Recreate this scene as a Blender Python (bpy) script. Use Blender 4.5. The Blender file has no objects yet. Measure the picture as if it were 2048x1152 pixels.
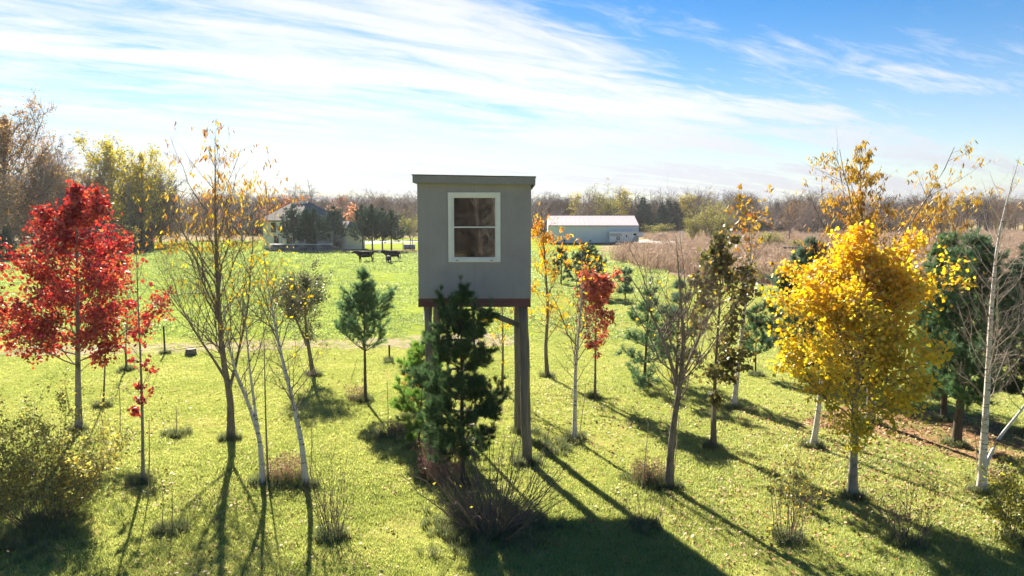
import bpy, bmesh, math
import numpy as np
from mathutils import Vector
R = math.radians
scene = bpy.context.scene
COL = scene.collection

# ------------------------------------------------------------------ camera
CAM_H, FPX, HORIZON = 5.5, 1384.0, 435.0          # metres, focal length and horizon row of the 2048 px wide photograph
PITCH = math.atan((576 - HORIZON) / FPX)
cam_data = bpy.data.cameras.new('camera'); cam = bpy.data.objects.new('camera', cam_data); COL.objects.link(cam)
cam_data.sensor_width = 36; cam_data.lens = FPX / 2048 * 36
cam_data.clip_start = 0.1; cam_data.clip_end = 6000
cam.location = (0, 0, CAM_H); cam.rotation_euler = (math.pi / 2 - PITCH, 0, 0)
scene.camera = cam

# ------------------------------------------------------------------ sun, sky, exposure
SUN_AZ, SUN_EL = R(-22), R(32)                    # azimuth from +Y, clockwise
sun_data = bpy.data.lights.new('sun', 'SUN'); sun = bpy.data.objects.new('sun', sun_data); COL.objects.link(sun)
sun_data.energy = 4.7; sun_data.angle = R(0.53); sun_data.color = (1.0, 0.91, 0.76)
SDIR = Vector((math.sin(SUN_AZ) * math.cos(SUN_EL), math.cos(SUN_AZ) * math.cos(SUN_EL), math.sin(SUN_EL)))
sun.rotation_euler = (-SDIR).to_track_quat('-Z', 'Y').to_euler()
scene.view_settings.view_transform = 'Standard'; scene.view_settings.look = 'None'
scene.view_settings.gamma = 1.0; scene.view_settings.use_curve_mapping = False
scene.view_settings.exposure = 2.08
cy = scene.cycles
cy.max_bounces = 8; cy.diffuse_bounces = 3; cy.glossy_bounces = 3; cy.transmission_bounces = 4
cy.transparent_max_bounces = 8; cy.volume_bounces = 0
cy.use_denoising = True; cy.sample_clamp_indirect = 6.0

world = bpy.data.worlds.new('World'); scene.world = world; world.use_nodes = True
def build_sky():
    nt = world.node_tree; N = nt.nodes; L = nt.links; N.clear()
    def n(t, **k):
        o = N.new(t)
        for a, b in k.items(): setattr(o, a, b)
        return o
    def m(op, a, b=None, c=None, clamp=False):
        o = n('ShaderNodeMath', operation=op, use_clamp=clamp)
        for i, v in enumerate((a, b, c)):
            if v is None: continue
            if isinstance(v, (int, float)): o.inputs[i].default_value = v
            else: L.new(v, o.inputs[i])
        return o.outputs[0]
    sky = n('ShaderNodeTexSky', sky_type='NISHITA', sun_disc=False, sun_elevation=SUN_EL, sun_rotation=SUN_AZ,
            altitude=250, air_density=1.0, dust_density=0.12, ozone_density=1.0)
    tc = n('ShaderNodeTexCoord'); sp = n('ShaderNodeSeparateXYZ'); L.new(tc.outputs['Generated'], sp.inputs[0])
    z = m('ADD', m('MAXIMUM', sp.outputs[2], 0.0), 0.10)
    u = m('DIVIDE', sp.outputs[0], z); v = m('DIVIDE', sp.outputs[1], z)
    # cloud-plane axes: p along the cirrus bands, q across them (the bank's edge lies at q = 0, clear sky on its sun-averted side)
    q = m('SUBTRACT', m('SUBTRACT', m('MULTIPLY', v, 0.865), m('MULTIPLY', u, 0.50)), 2.02)
    p = m('ADD', m('MULTIPLY', u, 0.865), m('MULTIPLY', v, 0.50))
    cb = n('ShaderNodeCombineXYZ'); L.new(p, cb.inputs[0]); L.new(q, cb.inputs[1])
    def layer(rot, sx, sy, scale, detail, rough, dist, off):
        mp = n('ShaderNodeMapping'); mp.inputs['Rotation'].default_value = (0, 0, rot)
        mp.inputs['Scale'].default_value = (sx, sy, 1); mp.inputs['Location'].default_value = (off, off * .7, 0)
        L.new(cb.outputs[0], mp.inputs[0])
        t = n('ShaderNodeTexNoise'); t.inputs['Scale'].default_value = scale; t.inputs['Detail'].default_value = detail
        t.inputs['Roughness'].default_value = rough; t.inputs['Distortion'].default_value = dist
        L.new(mp.outputs[0], t.inputs['Vector']); return m('SUBTRACT', t.outputs['Fac'], 0.5)
    streak = layer(R(4), 0.30, 1.3, 1.5, 9, 0.60, 0.7, 3.1)          # long cirrus bands
    wisp = layer(R(-24), 0.55, 1.9, 3.4, 10, 0.68, 1.1, 7.7)         # fine combed fibres
    big = layer(0.0, 0.5, 0.8, 0.55, 3, 0.5, 0.3, 1.3)
    bank = n('ShaderNodeMapRange', interpolation_type='SMOOTHSTEP'); L.new(m('ADD', q, m('MULTIPLY', big, 1.4)), bank.inputs[0])
    bank.inputs[1].default_value = -0.75; bank.inputs[2].default_value = 0.75
    dens = m('ADD', m('ADD', m('MULTIPLY', bank.outputs[0], 0.72), m('MULTIPLY', big, 0.9)), m('ADD', m('MULTIPLY', streak, 1.9), m('MULTIPLY', wisp, 1.0)))
    fac = n('ShaderNodeMapRange', interpolation_type='SMOOTHSTEP'); L.new(dens, fac.inputs[0])
    fac.inputs[1].default_value = 0.15; fac.inputs[2].default_value = 0.92
    # thin veil that whitens the low sky
    veil = m('MULTIPLY', m('POWER', m('SUBTRACT', 1.0, m('MINIMUM', m('MAXIMUM', sp.outputs[2], 0.0), 1.0)), 10.0), 0.90)
    fin = m('MAXIMUM', m('MULTIPLY', fac.outputs[0], 0.95), veil, clamp=True)
    hs = n('ShaderNodeHueSaturation'); hs.inputs['Hue'].default_value = 0.507; hs.inputs['Saturation'].default_value = 1.62; hs.inputs['Value'].default_value = 0.53
    L.new(sky.outputs[0], hs.inputs['Color'])
    bw = n('ShaderNodeRGBToBW'); L.new(sky.outputs[0], bw.inputs[0])
    lum = m('ADD', m('MULTIPLY', bw.outputs[0], 0.20), 3.45)
    lum = m('MULTIPLY', lum, m('ADD', 0.40, m('MULTIPLY', m('MINIMUM', m('MAXIMUM', sp.outputs[2], 0.0), 0.16), 3.3)))      # thicker air low down
    cc = n('ShaderNodeVectorMath', operation='SCALE'); cc.inputs[0].default_value = (0.92, 0.94, 1.04); L.new(lum, cc.inputs['Scale'])
    mx = n('ShaderNodeMix', data_type='RGBA'); L.new(fin, mx.inputs[0]); L.new(hs.outputs[0], mx.inputs[6]); L.new(cc.outputs[0], mx.inputs[7])
    bg = n('ShaderNodeBackground'); bg.inputs[1].default_value = 0.06; L.new(mx.outputs[2], bg.inputs[0])
    out = n('ShaderNodeOutputWorld'); L.new(bg.outputs[0], out.inputs[0])
build_sky()

# ------------------------------------------------------------------ pixel -> world
def ray(px, py):
    a = (px - 1024) / FPX; b = (576 - py) / FPX
    return np.array([a, math.cos(PITCH) + b * math.sin(PITCH), -math.sin(PITCH) + b * math.cos(PITCH)])
def ground(px, py, z=0.0):
    d = ray(px, py); t = (z - CAM_H) / d[2]; return np.array([d[0] * t, d[1] * t, z])
def at(px, py, Y):
    d = ray(px, py); t = Y / d[1]; return np.array([d[0] * t, Y, CAM_H + d[2] * t])

# ------------------------------------------------------------------ object helpers
def tag(o, label=None, cat=None, group=None, kind=None):
    if label: o['label'] = label
    if cat: o['category'] = cat
    if group: o['group'] = group
    if kind: o['kind'] = kind
    return o
def thing(name, label, cat, loc, rz=0.0, group=None):
    o = bpy.data.objects.new(name, None); COL.objects.link(o)
    o.empty_display_size = 0.2; o.location = [float(c) for c in loc]; o.rotation_euler = (0, 0, rz)
    return tag(o, label, cat, group)
def copy_thing(o, label=None, loc=None, rz=None, scale=None, group=None):
    c = o.copy(); COL.objects.link(c)
    if label: c['label'] = label
    if group: c['group'] = group
    if loc is not None: c.location = [float(q) for q in loc]
    if rz is not None: c.rotation_euler = (0, 0, rz)
    if scale is not None: c.scale = scale
    for ch in list(o.children):
        k = ch.copy(); COL.objects.link(k); k.parent = c
        for g in list(ch.children):
            q = g.copy(); COL.objects.link(q); q.parent = k
    return c
def mesh_np(name, V, Fs, attrs=None, smooth=False):
    """V (n,3); Fs list of index arrays (m,k); attrs {name: per-vertex floats}"""
    me = bpy.data.meshes.new(name)
    V = np.ascontiguousarray(V, dtype=np.float32)
    me.vertices.add(len(V)); me.vertices.foreach_set('co', V.ravel())
    Fs = [np.asarray(f, dtype=np.int32) for f in Fs if len(f)]
    if Fs:
        loops = np.concatenate([f.ravel() for f in Fs])
        tot = np.concatenate([np.full(len(f), f.shape[1], np.int32) for f in Fs])
        start = np.concatenate([[0], np.cumsum(tot)[:-1]]).astype(np.int32)
        me.loops.add(len(loops)); me.loops.foreach_set('vertex_index', loops)
        me.polygons.add(len(tot)); me.polygons.foreach_set('loop_start', start)
        if smooth: me.polygons.foreach_set('use_smooth', np.ones(len(tot), dtype=bool))
    me.update(calc_edges=True)
    for k, a in (attrs or {}).items():
        a = np.asarray(a, dtype=np.float32)
        if a.ndim == 1:
            at_ = me.attributes.new(k, 'FLOAT', 'POINT'); at_.data.foreach_set('value', a)
        else:
            at_ = me.attributes.new(k, 'FLOAT_VECTOR', 'POINT'); at_.data.foreach_set('vector', a.ravel())
    return me
def link(name, me, mat, parent=None, loc=None, **tags):
    o = bpy.data.objects.new(name, me); COL.objects.link(o)
    if mat is not None and not me.materials: me.materials.append(mat)
    if parent is not None: o.parent = parent
    if loc is not None: o.location = [float(c) for c in loc]
    return tag(o, **tags)

class MB:
    """collects boxes, bars, cylinders and prisms into one mesh"""
    def __init__(s): s.v = []; s.f = []
    def add(s, vs, fs):
        b = len(s.v); s.v += [tuple(map(float, q)) for q in vs]; s.f += [tuple(b + i for i in f) for f in fs]; return s
    def box(s, x0, x1, y0, y1, z0, z1):
        return s.add([(x0,y0,z0),(x1,y0,z0),(x1,y1,z0),(x0,y1,z0),(x0,y0,z1),(x1,y0,z1),(x1,y1,z1),(x0,y1,z1)],
                     [(0,3,2,1),(4,5,6,7),(0,1,5,4),(1,2,6,5),(2,3,7,6),(3,0,4,7)])
    def bar(s, a, b, w, h):
        a = Vector(a); b = Vector(b); t = (b - a).normalized()
        ref = Vector((0,0,1)) if abs(t.z) < .95 else Vector((0,1,0))
        u = t.cross(ref).normalized() * w / 2; q = u.cross(t).normalized() * h / 2
        vs = [a-u-q, a+u-q, a+u+q, a-u+q, b-u-q, b+u-q, b+u+q, b-u+q]
        return s.add(vs, [(0,3,2,1),(4,5,6,7),(0,1,5,4),(1,2,6,5),(2,3,7,6),(3,0,4,7)])
    def tube(s, pts, rs, S=10, cap=True):
        pts = [Vector(p) for p in pts]; K = len(pts); b0 = len(s.v); vs = []; fs = []
        if isinstance(rs, (int, float)): rs = [rs] * K
        for i, p in enumerate(pts):
            t = (pts[min(i+1,K-1)] - pts[max(i-1,0)]).normalized()
            ref = Vector((1,0,0)) if abs(t.x) < .9 else Vector((0,1,0))
            u = t.cross(ref).normalized(); w = t.cross(u)
            vs += [p + (u*math.cos(2*math.pi*j/S) + w*math.sin(2*math.pi*j/S))*rs[i] for j in range(S)]
        for i in range(K-1):
            for j in range(S):
                k = (j+1) % S; fs.append((i*S+j, i*S+k, (i+1)*S+k, (i+1)*S+j))
        if cap: fs += [tuple(range(S))[::-1], tuple((K-1)*S+j for j in range(S))]
        return s.add(vs, fs)
    def build(s, name, mat, parent=None, bevel=0, smooth=False, **tags):
        me = bpy.data.meshes.new(name); me.from_pydata(s.v, [], s.f)
        bm = bmesh.new(); bm.from_mesh(me); bmesh.ops.recalc_face_normals(bm, faces=bm.faces)
        if bevel: bmesh.ops.bevel(bm, geom=bm.edges[:], offset=bevel, segments=1, affect='EDGES')
        bm.to_mesh(me); bm.free()
        if smooth:
            for p in me.polygons: p.use_smooth = True
        return link(name, me, mat, parent, **tags)

# ------------------------------------------------------------------ materials
def new_mat(name):
    m = bpy.data.materials.new(name); m.use_nodes = True; m.node_tree.nodes.clear(); return m
class NT:
    def __init__(s, m): s.t = m.node_tree; s.N = s.t.nodes; s.L = s.t.links
    def n(s, t, **k):
        o = s.N.new(t)
        for a, b in k.items(): setattr(o, a, b)
        return o
    def put(s, sock, v):
        if isinstance(v, bpy.types.NodeSocket): s.L.new(v, sock)
        else: sock.default_value = (*v, 1) if isinstance(v, tuple) and len(v) == 3 and sock.type == 'RGBA' else v
    def math(s, op, a, b=0.0, clamp=False):
        o = s.n('ShaderNodeMath', operation=op, use_clamp=clamp); s.put(o.inputs[0], a); s.put(o.inputs[1], b); return o.outputs[0]
    def obj(s): return s.n('ShaderNodeTexCoord').outputs['Object']
    def pos(s): return s.n('ShaderNodeNewGeometry').outputs['Position']
    def noise(s, vec, scale, detail=3, rough=.55, dist=0, sc=(1,1,1)):
        if sc != (1,1,1):
            mp = s.n('ShaderNodeMapping'); mp.inputs['Scale'].default_value = sc; s.L.new(vec, mp.inputs[0]); vec = mp.outputs[0]
        o = s.n('ShaderNodeTexNoise'); s.L.new(vec, o.inputs['Vector'])
        o.inputs['Scale'].default_value = scale; o.inputs['Detail'].default_value = detail
        o.inputs['Roughness'].default_value = rough; o.inputs['Distortion'].default_value = dist
        return o.outputs['Fac']
    def ramp(s, fac, stops, interp='LINEAR'):
        o = s.n('ShaderNodeValToRGB'); cr = o.color_ramp; cr.interpolation = interp
        while len(cr.elements) < len(stops): cr.elements.new(.5)
        for e, (p, c) in zip(cr.elements, stops): e.position = p; e.color = (*c, 1)
        s.put(o.inputs[0], fac); return o.outputs[0]
    def mix(s, f, a, b, mode='MIX'):
        o = s.n('ShaderNodeMix', data_type='RGBA', blend_type=mode); s.put(o.inputs[0], f); s.put(o.inputs[6], a); s.put(o.inputs[7], b); return o.outputs[2]
    def range(s, v, a, b, c=0.0, d=1.0):
        o = s.n('ShaderNodeMapRange'); s.put(o.inputs[0], v)
        for i, q in enumerate((a, b, c, d)): o.inputs[i+1].default_value = q
        return o.outputs[0]
    def bump(s, h, strength, dist):
        o = s.n('ShaderNodeBump'); o.inputs['Strength'].default_value = strength; o.inputs['Distance'].default_value = dist
        s.L.new(h, o.inputs['Height']); return o.outputs[0]
    def principled(s, col, rough=.7, bump=None, metal=0, spec=.3):
        o = s.n('ShaderNodeBsdfPrincipled'); s.put(o.inputs['Base Color'], col); s.put(o.inputs['Roughness'], rough)
        o.inputs['Metallic'].default_value = metal; o.inputs['Specular IOR Level'].default_value = spec
        if bump is not None: s.L.new(bump, o.inputs['Normal'])
        return o.outputs[0]
    def out(s, sh):
        o = s.n('ShaderNodeOutputMaterial'); s.L.new(sh, o.inputs[0])

def M_rough(name, c1, c2, scale=6, rough=.75, stretch=(1,1,1), bump=.3, bdist=.01, spec=.25, metal=0, fine=None):
    m = new_mat(name); t = NT(m); p = t.obj()
    a = t.noise(p, scale, 6, .65, .3, stretch); col = t.ramp(a, [(.3, c1), (.7, c2)])
    b = t.noise(p, scale * 5, 4, .6, 0, stretch)
    if fine: col = t.mix(t.range(b, .45, .75, 0, fine), col, tuple(x * .55 for x in c1))
    t.out(t.principled(col, rough, t.bump(b, bump, bdist), metal, spec)); return m
def M_bark(name, c1, c2, lichen=None):
    m = new_mat(name); t = NT(m); p = t.obj()
    a = t.noise(p, 9, 6, .7, .5, (1, 1, .22)); b = t.noise(p, 34, 4, .65, 0, (1, 1, .2))
    col = t.ramp(t.math('ADD', t.math('MULTIPLY', a, .6), t.math('MULTIPLY', b, .4)), [(.34, c1), (.64, c2)])
    if lichen: col = t.mix(t.range(t.noise(p, 5, 4), .52, .66), col, lichen)
    t.out(t.principled(col, .9, t.bump(b, .6, .012), 0, .15)); return m
def M_birch(name):
    m = new_mat(name); t = NT(m); p = t.obj()
    z = t.noise(p, 11, 4, .6, .8, (.5, .5, 2.6)); big = t.noise(p, 2.2, 3)
    dark = t.range(t.math('ADD', z, t.math('MULTIPLY', big, .35)), .74, .82)
    col = t.mix(dark, t.ramp(big, [(.3, (.50, .46, .42)), (.7, (.66, .63, .59))]), (.06, .05, .045))
    t.out(t.principled(col, .75, t.bump(z, .2, .006), 0, .25)); return m
def M_leaf(name, stops, trans=.45, gloss=.08, rough=.5, tint=1.3):
    """leaf colours vary from leaf to leaf through the per-leaf value 'var'"""
    m = new_mat(name); t = NT(m); at_ = t.n('ShaderNodeAttribute', attribute_name='var')
    col = t.ramp(at_.outputs['Fac'], stops)
    d = t.n('ShaderNodeBsdfDiffuse'); t.put(d.inputs[0], col)
    tr = t.n('ShaderNodeBsdfTranslucent'); hs = t.n('ShaderNodeHueSaturation'); hs.inputs['Saturation'].default_value = 1.08
    hs.inputs['Value'].default_value = tint; t.put(hs.inputs['Color'], col); t.put(tr.inputs[0], hs.outputs[0])
    mx = t.n('ShaderNodeMixShader'); mx.inputs[0].default_value = trans; t.L.new(d.outputs[0], mx.inputs[1]); t.L.new(tr.outputs[0], mx.inputs[2])
    g = t.n('ShaderNodeBsdfGlossy'); g.inputs['Roughness'].default_value = rough; t.put(g.inputs[0], (.8, .8, .8))
    m2 = t.n('ShaderNodeMixShader'); m2.inputs[0].default_value = gloss * .55; t.L.new(mx.outputs[0], m2.inputs[1]); t.L.new(g.outputs[0], m2.inputs[2])
    t.out(m2.outputs[0]); return m
def M_blade(name, stops, trans=.4, patch=None):
    """grass-like blades: colour from the per-blade value, the copy's own random value and a large ground patch noise"""
    m = new_mat(name); t = NT(m); at_ = t.n('ShaderNodeAttribute', attribute_name='var')
    rnd = t.n('ShaderNodeObjectInfo').outputs['Random']; p = t.pos()
    big = t.math('ADD', t.math('MULTIPLY', t.noise(p, .35, 4, .6), .55), t.math('MULTIPLY', t.noise(p, 2.1, 3, .6), .45))
    f = t.math('ADD', t.math('ADD', t.math('MULTIPLY', at_.outputs['Fac'], .35), t.math('MULTIPLY', rnd, .25)), t.math('MULTIPLY', t.range(big, .3, .7), .4))
    col = t.ramp(f, stops)
    d = t.n('ShaderNodeBsdfDiffuse'); t.put(d.inputs[0], col); tr = t.n('ShaderNodeBsdfTranslucent'); t.put(tr.inputs[0], col)
    mx = t.n('ShaderNodeMixShader'); mx.inputs[0].default_value = trans; t.L.new(d.outputs[0], mx.inputs[1]); t.L.new(tr.outputs[0], mx.inputs[2])
    g = t.n('ShaderNodeBsdfGlossy'); g.inputs['Roughness'].default_value = .45; t.put(g.inputs[0], (.7, .7, .7))
    m2 = t.n('ShaderNodeMixShader'); m2.inputs[0].default_value = .05; t.L.new(mx.outputs[0], m2.inputs[1]); t.L.new(g.outputs[0], m2.inputs[2])
    t.out(m2.outputs[0]); return m

# ------------------------------------------------------------------ scattering (geometry nodes on one object)
def scatter(name, V, F, var, mat, pts, scl, rot, **tags):
    """one object: its mesh holds a template (faces) and loose points; the node tree copies the template to every point"""
    n, k = len(V), len(pts)
    allv = np.concatenate([V, pts]); isp = np.concatenate([np.zeros(n), np.ones(k)])
    me = mesh_np(name, allv, F if isinstance(F, list) else [F], {
        'var': np.concatenate([var, np.zeros(k)]), 'is_pt': isp, 'scl': np.concatenate([np.ones((n, 3)), scl]),
        'rot': np.concatenate([np.zeros((n, 3)), rot])})
    o = link(name, me, mat, **tags)
    g = bpy.data.node_groups.get('scatter_copies')
    if g is None:
        g = bpy.data.node_groups.new('scatter_copies', 'GeometryNodeTree')
        g.interface.new_socket('Geometry', in_out='INPUT', socket_type='NodeSocketGeometry')
        g.interface.new_socket('Geometry', in_out='OUTPUT', socket_type='NodeSocketGeometry')
        N = g.nodes; L = g.links
        gi = N.new('NodeGroupInput'); go = N.new('NodeGroupOutput')
        def att(nm, ty):
            a = N.new('GeometryNodeInputNamedAttribute'); a.data_type = ty; a.inputs['Name'].default_value = nm; return a.outputs['Attribute']
        cmp_ = N.new('FunctionNodeCompare'); cmp_.data_type = 'FLOAT'; cmp_.operation = 'GREATER_THAN'; cmp_.inputs[1].default_value = .5
        L.new(att('is_pt', 'FLOAT'), cmp_.inputs[0])
        sep = N.new('GeometryNodeSeparateGeometry'); sep.domain = 'POINT'
        L.new(gi.outputs[0], sep.inputs[0]); L.new(cmp_.outputs[0], sep.inputs[1])
        iop = N.new('GeometryNodeInstanceOnPoints'); e2r = N.new('FunctionNodeEulerToRotation')
        L.new(att('rot', 'FLOAT_VECTOR'), e2r.inputs[0])
        L.new(sep.outputs['Selection'], iop.inputs['Points']); L.new(sep.outputs['Inverted'], iop.inputs['Instance'])
        L.new(e2r.outputs[0], iop.inputs['Rotation']); L.new(att('scl', 'FLOAT_VECTOR'), iop.inputs['Scale'])
        L.new(iop.outputs[0], go.inputs[0])
    md = o.modifiers.new('scatter', 'NODES'); md.node_group = g
    return o
# ================================================================== plant generators
def unit(v): return v / np.maximum(np.linalg.norm(v, axis=-1, keepdims=True), 1e-9)
def tubes(P, Rr, S):
    """P (N,K,3) Rr (N,K) -> verts, quads"""
    N, K, _ = P.shape
    T = unit(np.gradient(P, axis=1)); ref = np.where(np.abs(T[..., 2:3]) < .9, np.array([0., 0, 1]), np.array([1., 0, 0]))
    U = unit(np.cross(T, ref)); W = np.cross(T, U)
    a = np.arange(S) * 2 * np.pi / S
    V = P[:, :, None] + Rr[:, :, None, None] * (U[:, :, None] * np.cos(a)[:, None] + W[:, :, None] * np.sin(a)[:, None])
    idx = np.arange(N * K * S).reshape(N, K, S)
    A = idx[:, :-1]; B = idx[:, 1:]
    Q = np.stack([A, np.roll(A, -1, 2), np.roll(B, -1, 2), B], -1).reshape(-1, 4)
    return V.reshape(-1, 3), Q
def join(parts):
    vs, fs, o = [], [], 0
    for V, F in parts:
        vs.append(V); fs.append(F + o); o += len(V)
    return np.concatenate(vs), fs
def sample(P, Rr, par, t):
    K = P.shape[1]; f = np.clip(t, 0, .9999) * (K - 1); i = f.astype(int); a = (f - i)[:, None]
    O = P[par, i] * (1 - a) + P[par, i + 1] * a; T = unit(P[par, i + 1] - P[par, i])
    r = Rr[par, i] * (1 - a[:, 0]) + Rr[par, i + 1] * a[:, 0]
    return O, T, r
def shoot(rng, O, D, Ln, r0, K, up=.15, wob=.06, tip=.25):
    """curved tapering shoots from O along D"""
    N = len(O); s = np.linspace(0, 1, K)
    P = O[:, None] + Ln[:, None, None] * (D[:, None] * s[:, None] + np.array([0, 0, 1.]) * (up * s * s)[:, None])
    w = np.cumsum(rng.normal(size=(N, K, 3)), axis=1); w -= w[:, :1]
    P = P + w * (wob / K * 1.6) * Ln[:, None, None]
    Rr = r0[:, None] * (1 - (1 - tip) * s)
    return P, Rr
def side(rng, P, Rr, par, t, ang, Ln, K, rmin=.003, rk=.6, up=.15, wob=.06, flat=0.0):
    O, T, r = sample(P, Rr, par, t)
    v = rng.normal(size=T.shape); v[:, 2] *= (1 - flat); v = unit(v - T * (v * T).sum(1, keepdims=True))
    D = unit(T * np.cos(ang)[:, None] + v * np.sin(ang)[:, None])
    return shoot(rng, O, D, Ln, np.maximum(r * rk, rmin), K, up, wob)
LEAF = {  # outline vertices (x along the leaf, y across, z), faces
    'oval': (np.array([[0,0,0],[.45,.30,.06],[1,0,-.04],[.45,-.30,.06]]), np.array([[0,2,1],[0,3,2]])),
    'maple': (np.array([[0,0,0],[.12,.5,.05],[.42,.30,.03],[.72,.52,.0],[1,0,-.10],[.72,-.52,.0],[.42,-.30,.03],[.12,-.5,.05]]),
              np.array([[0,2,1],[0,4,2],[2,4,3],[0,7,6],[0,6,4],[6,5,4]])),
    'long': (np.array([[0,0,0],[.35,.13,.04],[.75,.10,.0],[1,0,-.10],[.75,-.10,.0],[.35,-.13,.04]]), np.array([[0,2,1],[0,3,2],[0,4,3],[0,5,4]])),
}
def leaves(rng, pos, size, kind='oval', droop=.3, dirs=None):
    V, F = LEAF[kind]; n = len(pos)
    d = rng.normal(size=(n, 3)) if dirs is None else dirs + .7 * rng.normal(size=(n, 3))
    d = unit(d); d[:, 2] -= droop; d = unit(d)
    q = rng.normal(size=(n, 3)); q = unit(q - d * (q * d).sum(1, keepdims=True)); w = np.cross(d, q)
    s = size * rng.uniform(.6, 1.25, n)
    X = pos[:, None] + s[:, None, None] * (V[None, :, :1] * d[:, None] + V[None, :, 1:2] * q[:, None] + V[None, :, 2:] * w[:, None])
    idx = (np.arange(n) * len(V))[:, None, None] + F[None]
    var = np.repeat(rng.uniform(0, 1, n), len(V))
    return X.reshape(-1, 3), idx.reshape(-1, 3), var
def env_fn(env, Y, base_z=0):
    z = np.array([at(1024, py, Y)[2] for py, _ in env])[::-1]; r = np.array([hw * Y / FPX for _, hw in env])[::-1]
    return lambda h: np.interp(h, z, r, left=.0, right=.02)
def smooth_line(pts, K):
    pts = np.array(pts); d = np.concatenate([[0], np.cumsum(np.linalg.norm(np.diff(pts, axis=0), axis=1))])
    f = np.linspace(0, d[-1], K * 3); Q = np.stack([np.interp(f, d, pts[:, i]) for i in range(3)], 1)
    ker = np.ones(5) / 5; pad = np.pad(Q, ((2, 2), (0, 0)), mode='edge')
    S = np.stack([np.convolve(pad[:, i], ker, 'valid') for i in range(3)], 1); S[0] = Q[0]; S[-1] = Q[-1]
    return S[np.linspace(0, len(S) - 1, K).astype(int)]

def grow(rng, trunks, env, n1, el, h01, n2, n3, l2=.42, l3=.4, a2=(35, 60), a3=(30, 60), up=(.25, .15, .1), wob=.09, rk=.5, rtw=.0019, K0=16, var=(.5, 1.2), kr=.0075, l1min=.0):
    """trunks: list of (points (n,3), base radius); returns levels [(P,R)] for trunk, limbs, branches, twigs"""
    TP, TR = [], []
    for pts, r in trunks:
        P = smooth_line(pts, K0); s = np.linspace(0, 1, K0); TP.append(P); TR.append(r * ((1 - s) ** .95 * .965 + .035) * (1 + .4 * np.exp(-s * 22)))
    TP = np.array(TP); TR = np.array(TR)
    nt = len(trunks); par = np.concatenate([np.full(int(n1 * w), i) for i, w in enumerate([1] + [.6] * (nt - 1))])
    N = len(par); t = np.clip(h01[0] + (h01[1] - h01[0]) * (np.arange(N) % max(1, N // nt) + rng.uniform(0, 1, N)) / max(1, N // nt), .02, .985)
    O, T, r = sample(TP, TR, par, t)
    az = np.arange(N) * 2.39996 + rng.uniform(-.5, .5, N); ee = np.radians(el[0] + (el[1] - el[0]) * t + rng.normal(0, 8, N))
    D = np.stack([np.cos(az) * np.cos(ee), np.sin(az) * np.cos(ee), np.sin(ee)], 1)
    rr = env(O[:, 2]); 
    for _ in range(3): rr = env(O[:, 2] + rr * np.tan(ee) * .75)
    Ln = np.maximum(rr * rng.uniform(*var, N) / np.maximum(np.cos(ee), .35), l1min + .05)
    P1, R1 = shoot(rng, O, D, Ln, np.clip(r * rk, rtw * 1.5, kr * Ln + rtw * 1.8), 8, up[0], wob)
    lv = [(TP, TR), (P1, R1)]
    c2 = np.maximum(1, rng.poisson(n2 * np.clip(Ln / Ln.mean(), .4, 1.8))); par = np.repeat(np.arange(N), c2)
    t = rng.uniform(.22, 1, len(par)); L2 = Ln[par] * l2 * (1.1 - t * .55) * rng.uniform(.6, 1.3, len(par))
    P2, R2 = side(rng, P1, R1, par, t, np.radians(rng.uniform(*a2, len(par))), L2, 6, rtw * 1.1, .6, up[1], wob, .3)
    lv.append((P2, R2))
    if n3:
        c3 = np.maximum(1, rng.poisson(n3, len(P2))); par = np.repeat(np.arange(len(P2)), c3)
        t = rng.uniform(.2, 1, len(par)); L3 = L2[par] * l3 * (1.1 - t * .5) * rng.uniform(.6, 1.4, len(par)) + .04
        lv.append(side(rng, P2, R2, par, t, np.radians(rng.uniform(*a3, len(par))), L3, 4, rtw, .6, up[2], wob, .2))
    return lv
def wood_meshes(lv, base, sides=(9, 5, 4, 3)):
    tv, tq = tubes(lv[0][0] - base, lv[0][1], sides[0])
    V, F = join([tubes(P - base, Rr, sides[min(i + 1, 3)]) for i, (P, Rr) in enumerate(lv[1:])])
    return mesh_np('trunk', tv, [tq], smooth=True), mesh_np('branches', V, F, smooth=True)
def leaf_points(rng, lv, per, spread=.03, t0=.25, levels=(-1,), tips=False):
    out, dr = [], []
    for l in levels:
        P, Rr = lv[l]; n = len(P); k = rng.poisson(per, n); par = np.repeat(np.arange(n), k)
        O, T, _ = sample(P, Rr, par, rng.uniform(t0, 1, len(par))); out.append(O + rng.normal(0, spread, O.shape)); dr.append(T)
    return np.concatenate(out), np.concatenate(dr)

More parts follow.
